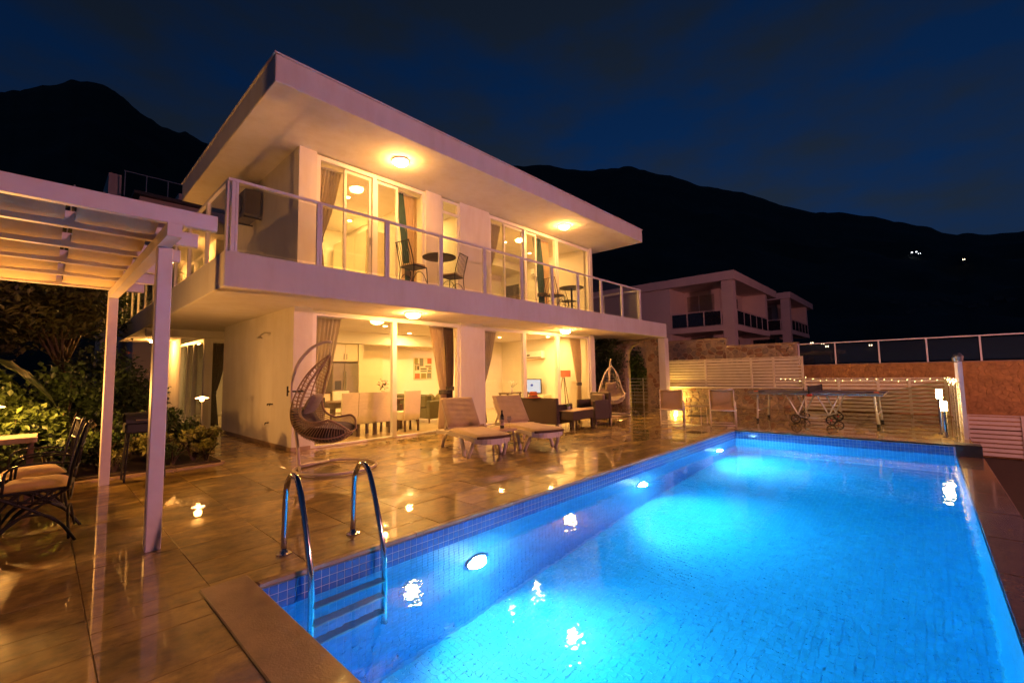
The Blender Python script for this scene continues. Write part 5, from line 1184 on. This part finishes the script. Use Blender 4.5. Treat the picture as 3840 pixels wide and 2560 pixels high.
# planting bed
sb = MB(); sb.box(-4.4, .97, 4.98, 24, -.3, .05); sb.build('garden_bed', 'soil', kind='structure')
kb = MB(); 
x = -4.4
while x < .95: MB().bbox(x+.003, min(x+.6, .98)-.003, 4.88, 4.975, -.05, .022, .006).build('kerb_stone', 'coping', bpy.data.objects['garden_bed']); x += .6
y = 4.98
while y < 10: MB().bbox(.88+.095, .98+.055, y+.003, y+.597, -.05, .022, .006).build('kerb_stone', 'coping', bpy.data.objects['garden_bed']); y += .6
M['lf_dk'] = mat('dark_evergreen_leaf', (.042, .072, .018), .45, var=.5, scale=3); M['lf_md'] = mat('mid_green_leaf', (.080, .125, .030), .45, var=.5, scale=4); M['lf_yl'] = mat('variegated_yellow_leaf', (.24, .24, .06), .5, var=.45, scale=9); M['lf_ol'] = mat('olive_dry_leaf', (.10, .095, .035), .6, var=.4, scale=3); M['bark'] = mat('brown_bark', (.09, .06, .035), .9, var=.3, bump=.6, bscale=18); M['redfl'] = mat('red_flower_petal', (.55, .06, .03), .6); M['crmfl'] = mat('cream_flower_petal', (.55, .42, .24), .6)
def shrub(label, x, y, r, h, n, mt, size=.035, group='shrubs in the planting bed', fl=None, z0=.05, el=1.9):
    t = thing('shrub', label, 'shrub', (x, y, z0), 0, group); st = MB()
    for k in range(7):
        a = random.random()*6.28; q = r*random.uniform(.3, .8); st.tube([(0, 0, -.02), (q*.4*math.cos(a), q*.4*math.sin(a), h*.45), (q*math.cos(a), q*math.sin(a), h*random.uniform(.7, .95))], [.012, .009, .004], 5)
    st.build('stems', 'bark', t); lv = MB(); pts = []
    for k in range(max(4, n//130)):
        a = random.random()*6.28; q = r*random.random()**.6*.75; cz = h*random.uniform(.35, .85); pts += blob_pts(130, (q*math.cos(a), q*math.sin(a), cz), (r*.36, r*.36, h*.22), .3)
    leaves(lv, [p for p in pts if p[2] > .03], size, el); lv.build('foliage', mt, t)
    if fl: f = MB(); leaves(f, blob_pts(fl[1], (0, 0, h*.6), (r, r, h*.45), .8), size*.9, 1.0); f.build('flowers', fl[0], t, kind='stuff')
    return t
shrub('variegated yellow shrub at the bed corner nearest the house', .66, 5.25, .36, .50, 1500, 'lf_yl'); shrub('variegated yellow shrub behind the front pergola post', .12, 5.25, .34, .46, 1400, 'lf_yl'); shrub('variegated green shrub beside the rear pergola post', -.42, 5.3, .34, .55, 1400, 'lf_md', .04); shrub('dark low shrub under the garden lamp', .62, 6.1, .42, .62, 1800, 'lf_dk', .04); shrub('dark round shrub along the passage', .55, 7.2, .48, .75, 1800, 'lf_dk', .045); shrub('mid green shrub behind the barbecue grill', -.0, 6.2, .45, .8, 1700, 'lf_md', .045)
shrub('low variegated shrub at the very corner of the bed', .80, 5.12, .22, .34, 900, 'lf_yl', .03); shrub('low yellow shrub along the passage kerb', .78, 5.75, .26, .42, 1000, 'lf_yl', .032); shrub('low green shrub between the pergola posts', .38, 5.12, .24, .34, 900, 'lf_md', .032); shrub('low yellow shrub left of the barbecue grill', -.28, 5.14, .24, .32, 900, 'lf_yl', .03); shrub('low dark shrub left of the rear pergola post', -.75, 5.15, .26, .42, 1000, 'lf_dk', .035)
shrub('cream flowered shrub glowing beside the passage', .35, 9.6, .7, 1.5, 2600, 'lf_dk', .05, fl=('crmfl', 420)); shrub('leafy green shrub at the far left of the bed', -1.25, 5.6, .45, .95, 1800, 'lf_md', .05); shrub('mid green shrub left of the rear pergola post', -.9, 5.5, .42, .9, 1700, 'lf_md', .05); shrub('tall olive shrub behind the wooden side table', -1.6, 6.3, .6, 1.5, 2400, 'lf_md', .06)
shrub('dark shrub with one red flower behind the pergola', -.05, 8.6, .8, 1.9, 2600, 'lf_dk', .06, fl=('redfl', 14)); shrub('dark leafy shrub filling the middle of the bed', -.7, 7.3, .75, 1.6, 2600, 'lf_dk', .06); shrub('grassy green shrub at the far left', -2.1, 7.4, .8, 1.9, 2400, 'lf_md', .05, el=4.5)
def tree(label, x, y, h, r, n, mt, size, z0=.05, lean=(0, 0), group='trees in the garden'):
    t = thing('tree', label, 'tree', (x, y, z0), 0, group); tk = MB(); top = Vector((lean[0], lean[1], h*.62)); tr_ = curve([(0, 0, -.1), (lean[0]*.3, lean[1]*.3, h*.25), tuple(top)], 9); tk.tube(tr_, [.085*h/4*(1-.07*i) for i in range(9)], 8)
    cs = []
    for k in range(13):
        a = random.random()*6.28; q = r*random.uniform(.35, .85); e = top+Vector((q*math.cos(a), q*math.sin(a), h*random.uniform(-.12, .32))); tk.tube(curve([tuple(tr_[5+k % 4]), tuple((tr_[6]+e)/2+Vector((0, 0, .1))), tuple(e)], 6), [.03*h/4, .025*h/4, .02*h/4, .014, .01, .007], 5); cs.append(e)
    tk.build('trunk', 'bark', t, smooth=True); lv = MB()
    for c in cs: leaves(lv, blob_pts(n//13, tuple(c), (r*.42, r*.42, h*.13), .25), size, 2.2)
    lv.build('crown', mt, t); return t
tree('dark leaning tree with bare trunk behind the pergola', -.45, 9.8, 4.2, 1.3, 3600, 'lf_ol', .07, lean=(-.6, .2)); tree('dark olive tree at the far left behind the pergola', -2.0, 9.6, 4.6, 1.6, 4200, 'lf_ol', .075); tree('tall dark tree beyond the rear wing', -.6, 14.5, 5.0, 1.8, 4200, 'lf_dk', .09); tree('dark tree far back at left', -3.6, 15, 6.0, 2.2, 4200, 'lf_dk', .10)
tree('leafy dark tree beside the stone arch', 13.9, 6.6, 3.3, 1.15, 4200, 'lf_dk', .06, z0=0.0); shrub('climbing shrub with pale blossoms on the stone arch', 14.55, 6.25, .95, 2.5, 4600, 'lf_md', .055, group='plants by the stone arch', fl=('crmfl', 520), z0=0)
shrub('bush added behind the stone arch to darken its opening', 16.35, 5.9, .75, 2.4, 3000, 'lf_dk', .07, group='plants by the stone arch', z0=0)  # bush put in only to make the arch opening look dark
shrub('small dark plant at the right edge below the pool', 8.9, -4.75, .32, .8, 900, 'lf_dk', .05, group='plants below the pool end', z0=-.95)
# banana plant: large ribbed leaves
t = thing('banana_plant', 'banana plant with big drooping leaves at the left edge', 'plant', (-2.25, 6.9, .05)); tk = MB(); tk.tube([(0, 0, -.05), (.03, 0, .8), (0, .03, 1.6)], [.10, .085, .06], 10); tk.build('stem', 'lf_ol', t, smooth=True)
for k, (a, l, up_, dr) in enumerate(((-.35, 1.5, 1.1, .55), (.25, 1.3, .9, .75), (-1.0, 1.5, .8, .8), (1.2, 1.2, 1.2, .6), (2.4, 1.3, 1.0, .7), (3.6, 1.3, 1.1, .6), (-1.9, 1.3, 1.1, .5), (-.05, 1.15, .45, .8))):
    P = []; M_ = Vector((math.cos(a), math.sin(a), 0)); S_ = Vector((-math.sin(a), math.cos(a), 0))
    for u in np.linspace(0, 1, 16):
        c = Vector((0, 0, 1.45))+M_*(l*u)+Vector((0, 0, up_*u-(up_+dr)*u*u)); hw = .22*math.sin(math.pi*min(1, u*.96+.04))**.7
        P.append([c+S_*(v*hw)+Vector((0, 0, .10*abs(v)*hw*3-.02*math.sin(u*40)*abs(v))) for v in (-1, -.6, -.2, 0, .2, .6, 1)])
    MB().slab(P, (0, 0, -.004)).build('leaf', 'lf_md', t, smooth=True)

# street lamp on the road below the pool side
M['stl'] = emis('sodium_lamp_glass', (1.0, .42, .20), 200)
t = thing('street_lamp', 'street lamp on the road below the pool, outside the picture', 'street lamp', (8.0, -15.5, -2.4)); MB().tube(curve([(0, 0, 0), (0, 0, 3.0), (0, 0, 6.0), (0, .25, 6.6), (0, .9, 6.8)], 20), .06, 10).build('pole', 'steel', t, smooth=True); MB().bbox(-.14, .14, .8, 1.4, 6.76, 6.88, .02).build('lamp_head', 'steel', t); MB().box(-.11, .11, .85, 1.35, 6.735, 6.757).build('lens', 'stl', t)
lamp('street_lamp_light', 'POINT', (0, 1.1, 6.45), t, 1500, (1.0, .36, .37), .22)
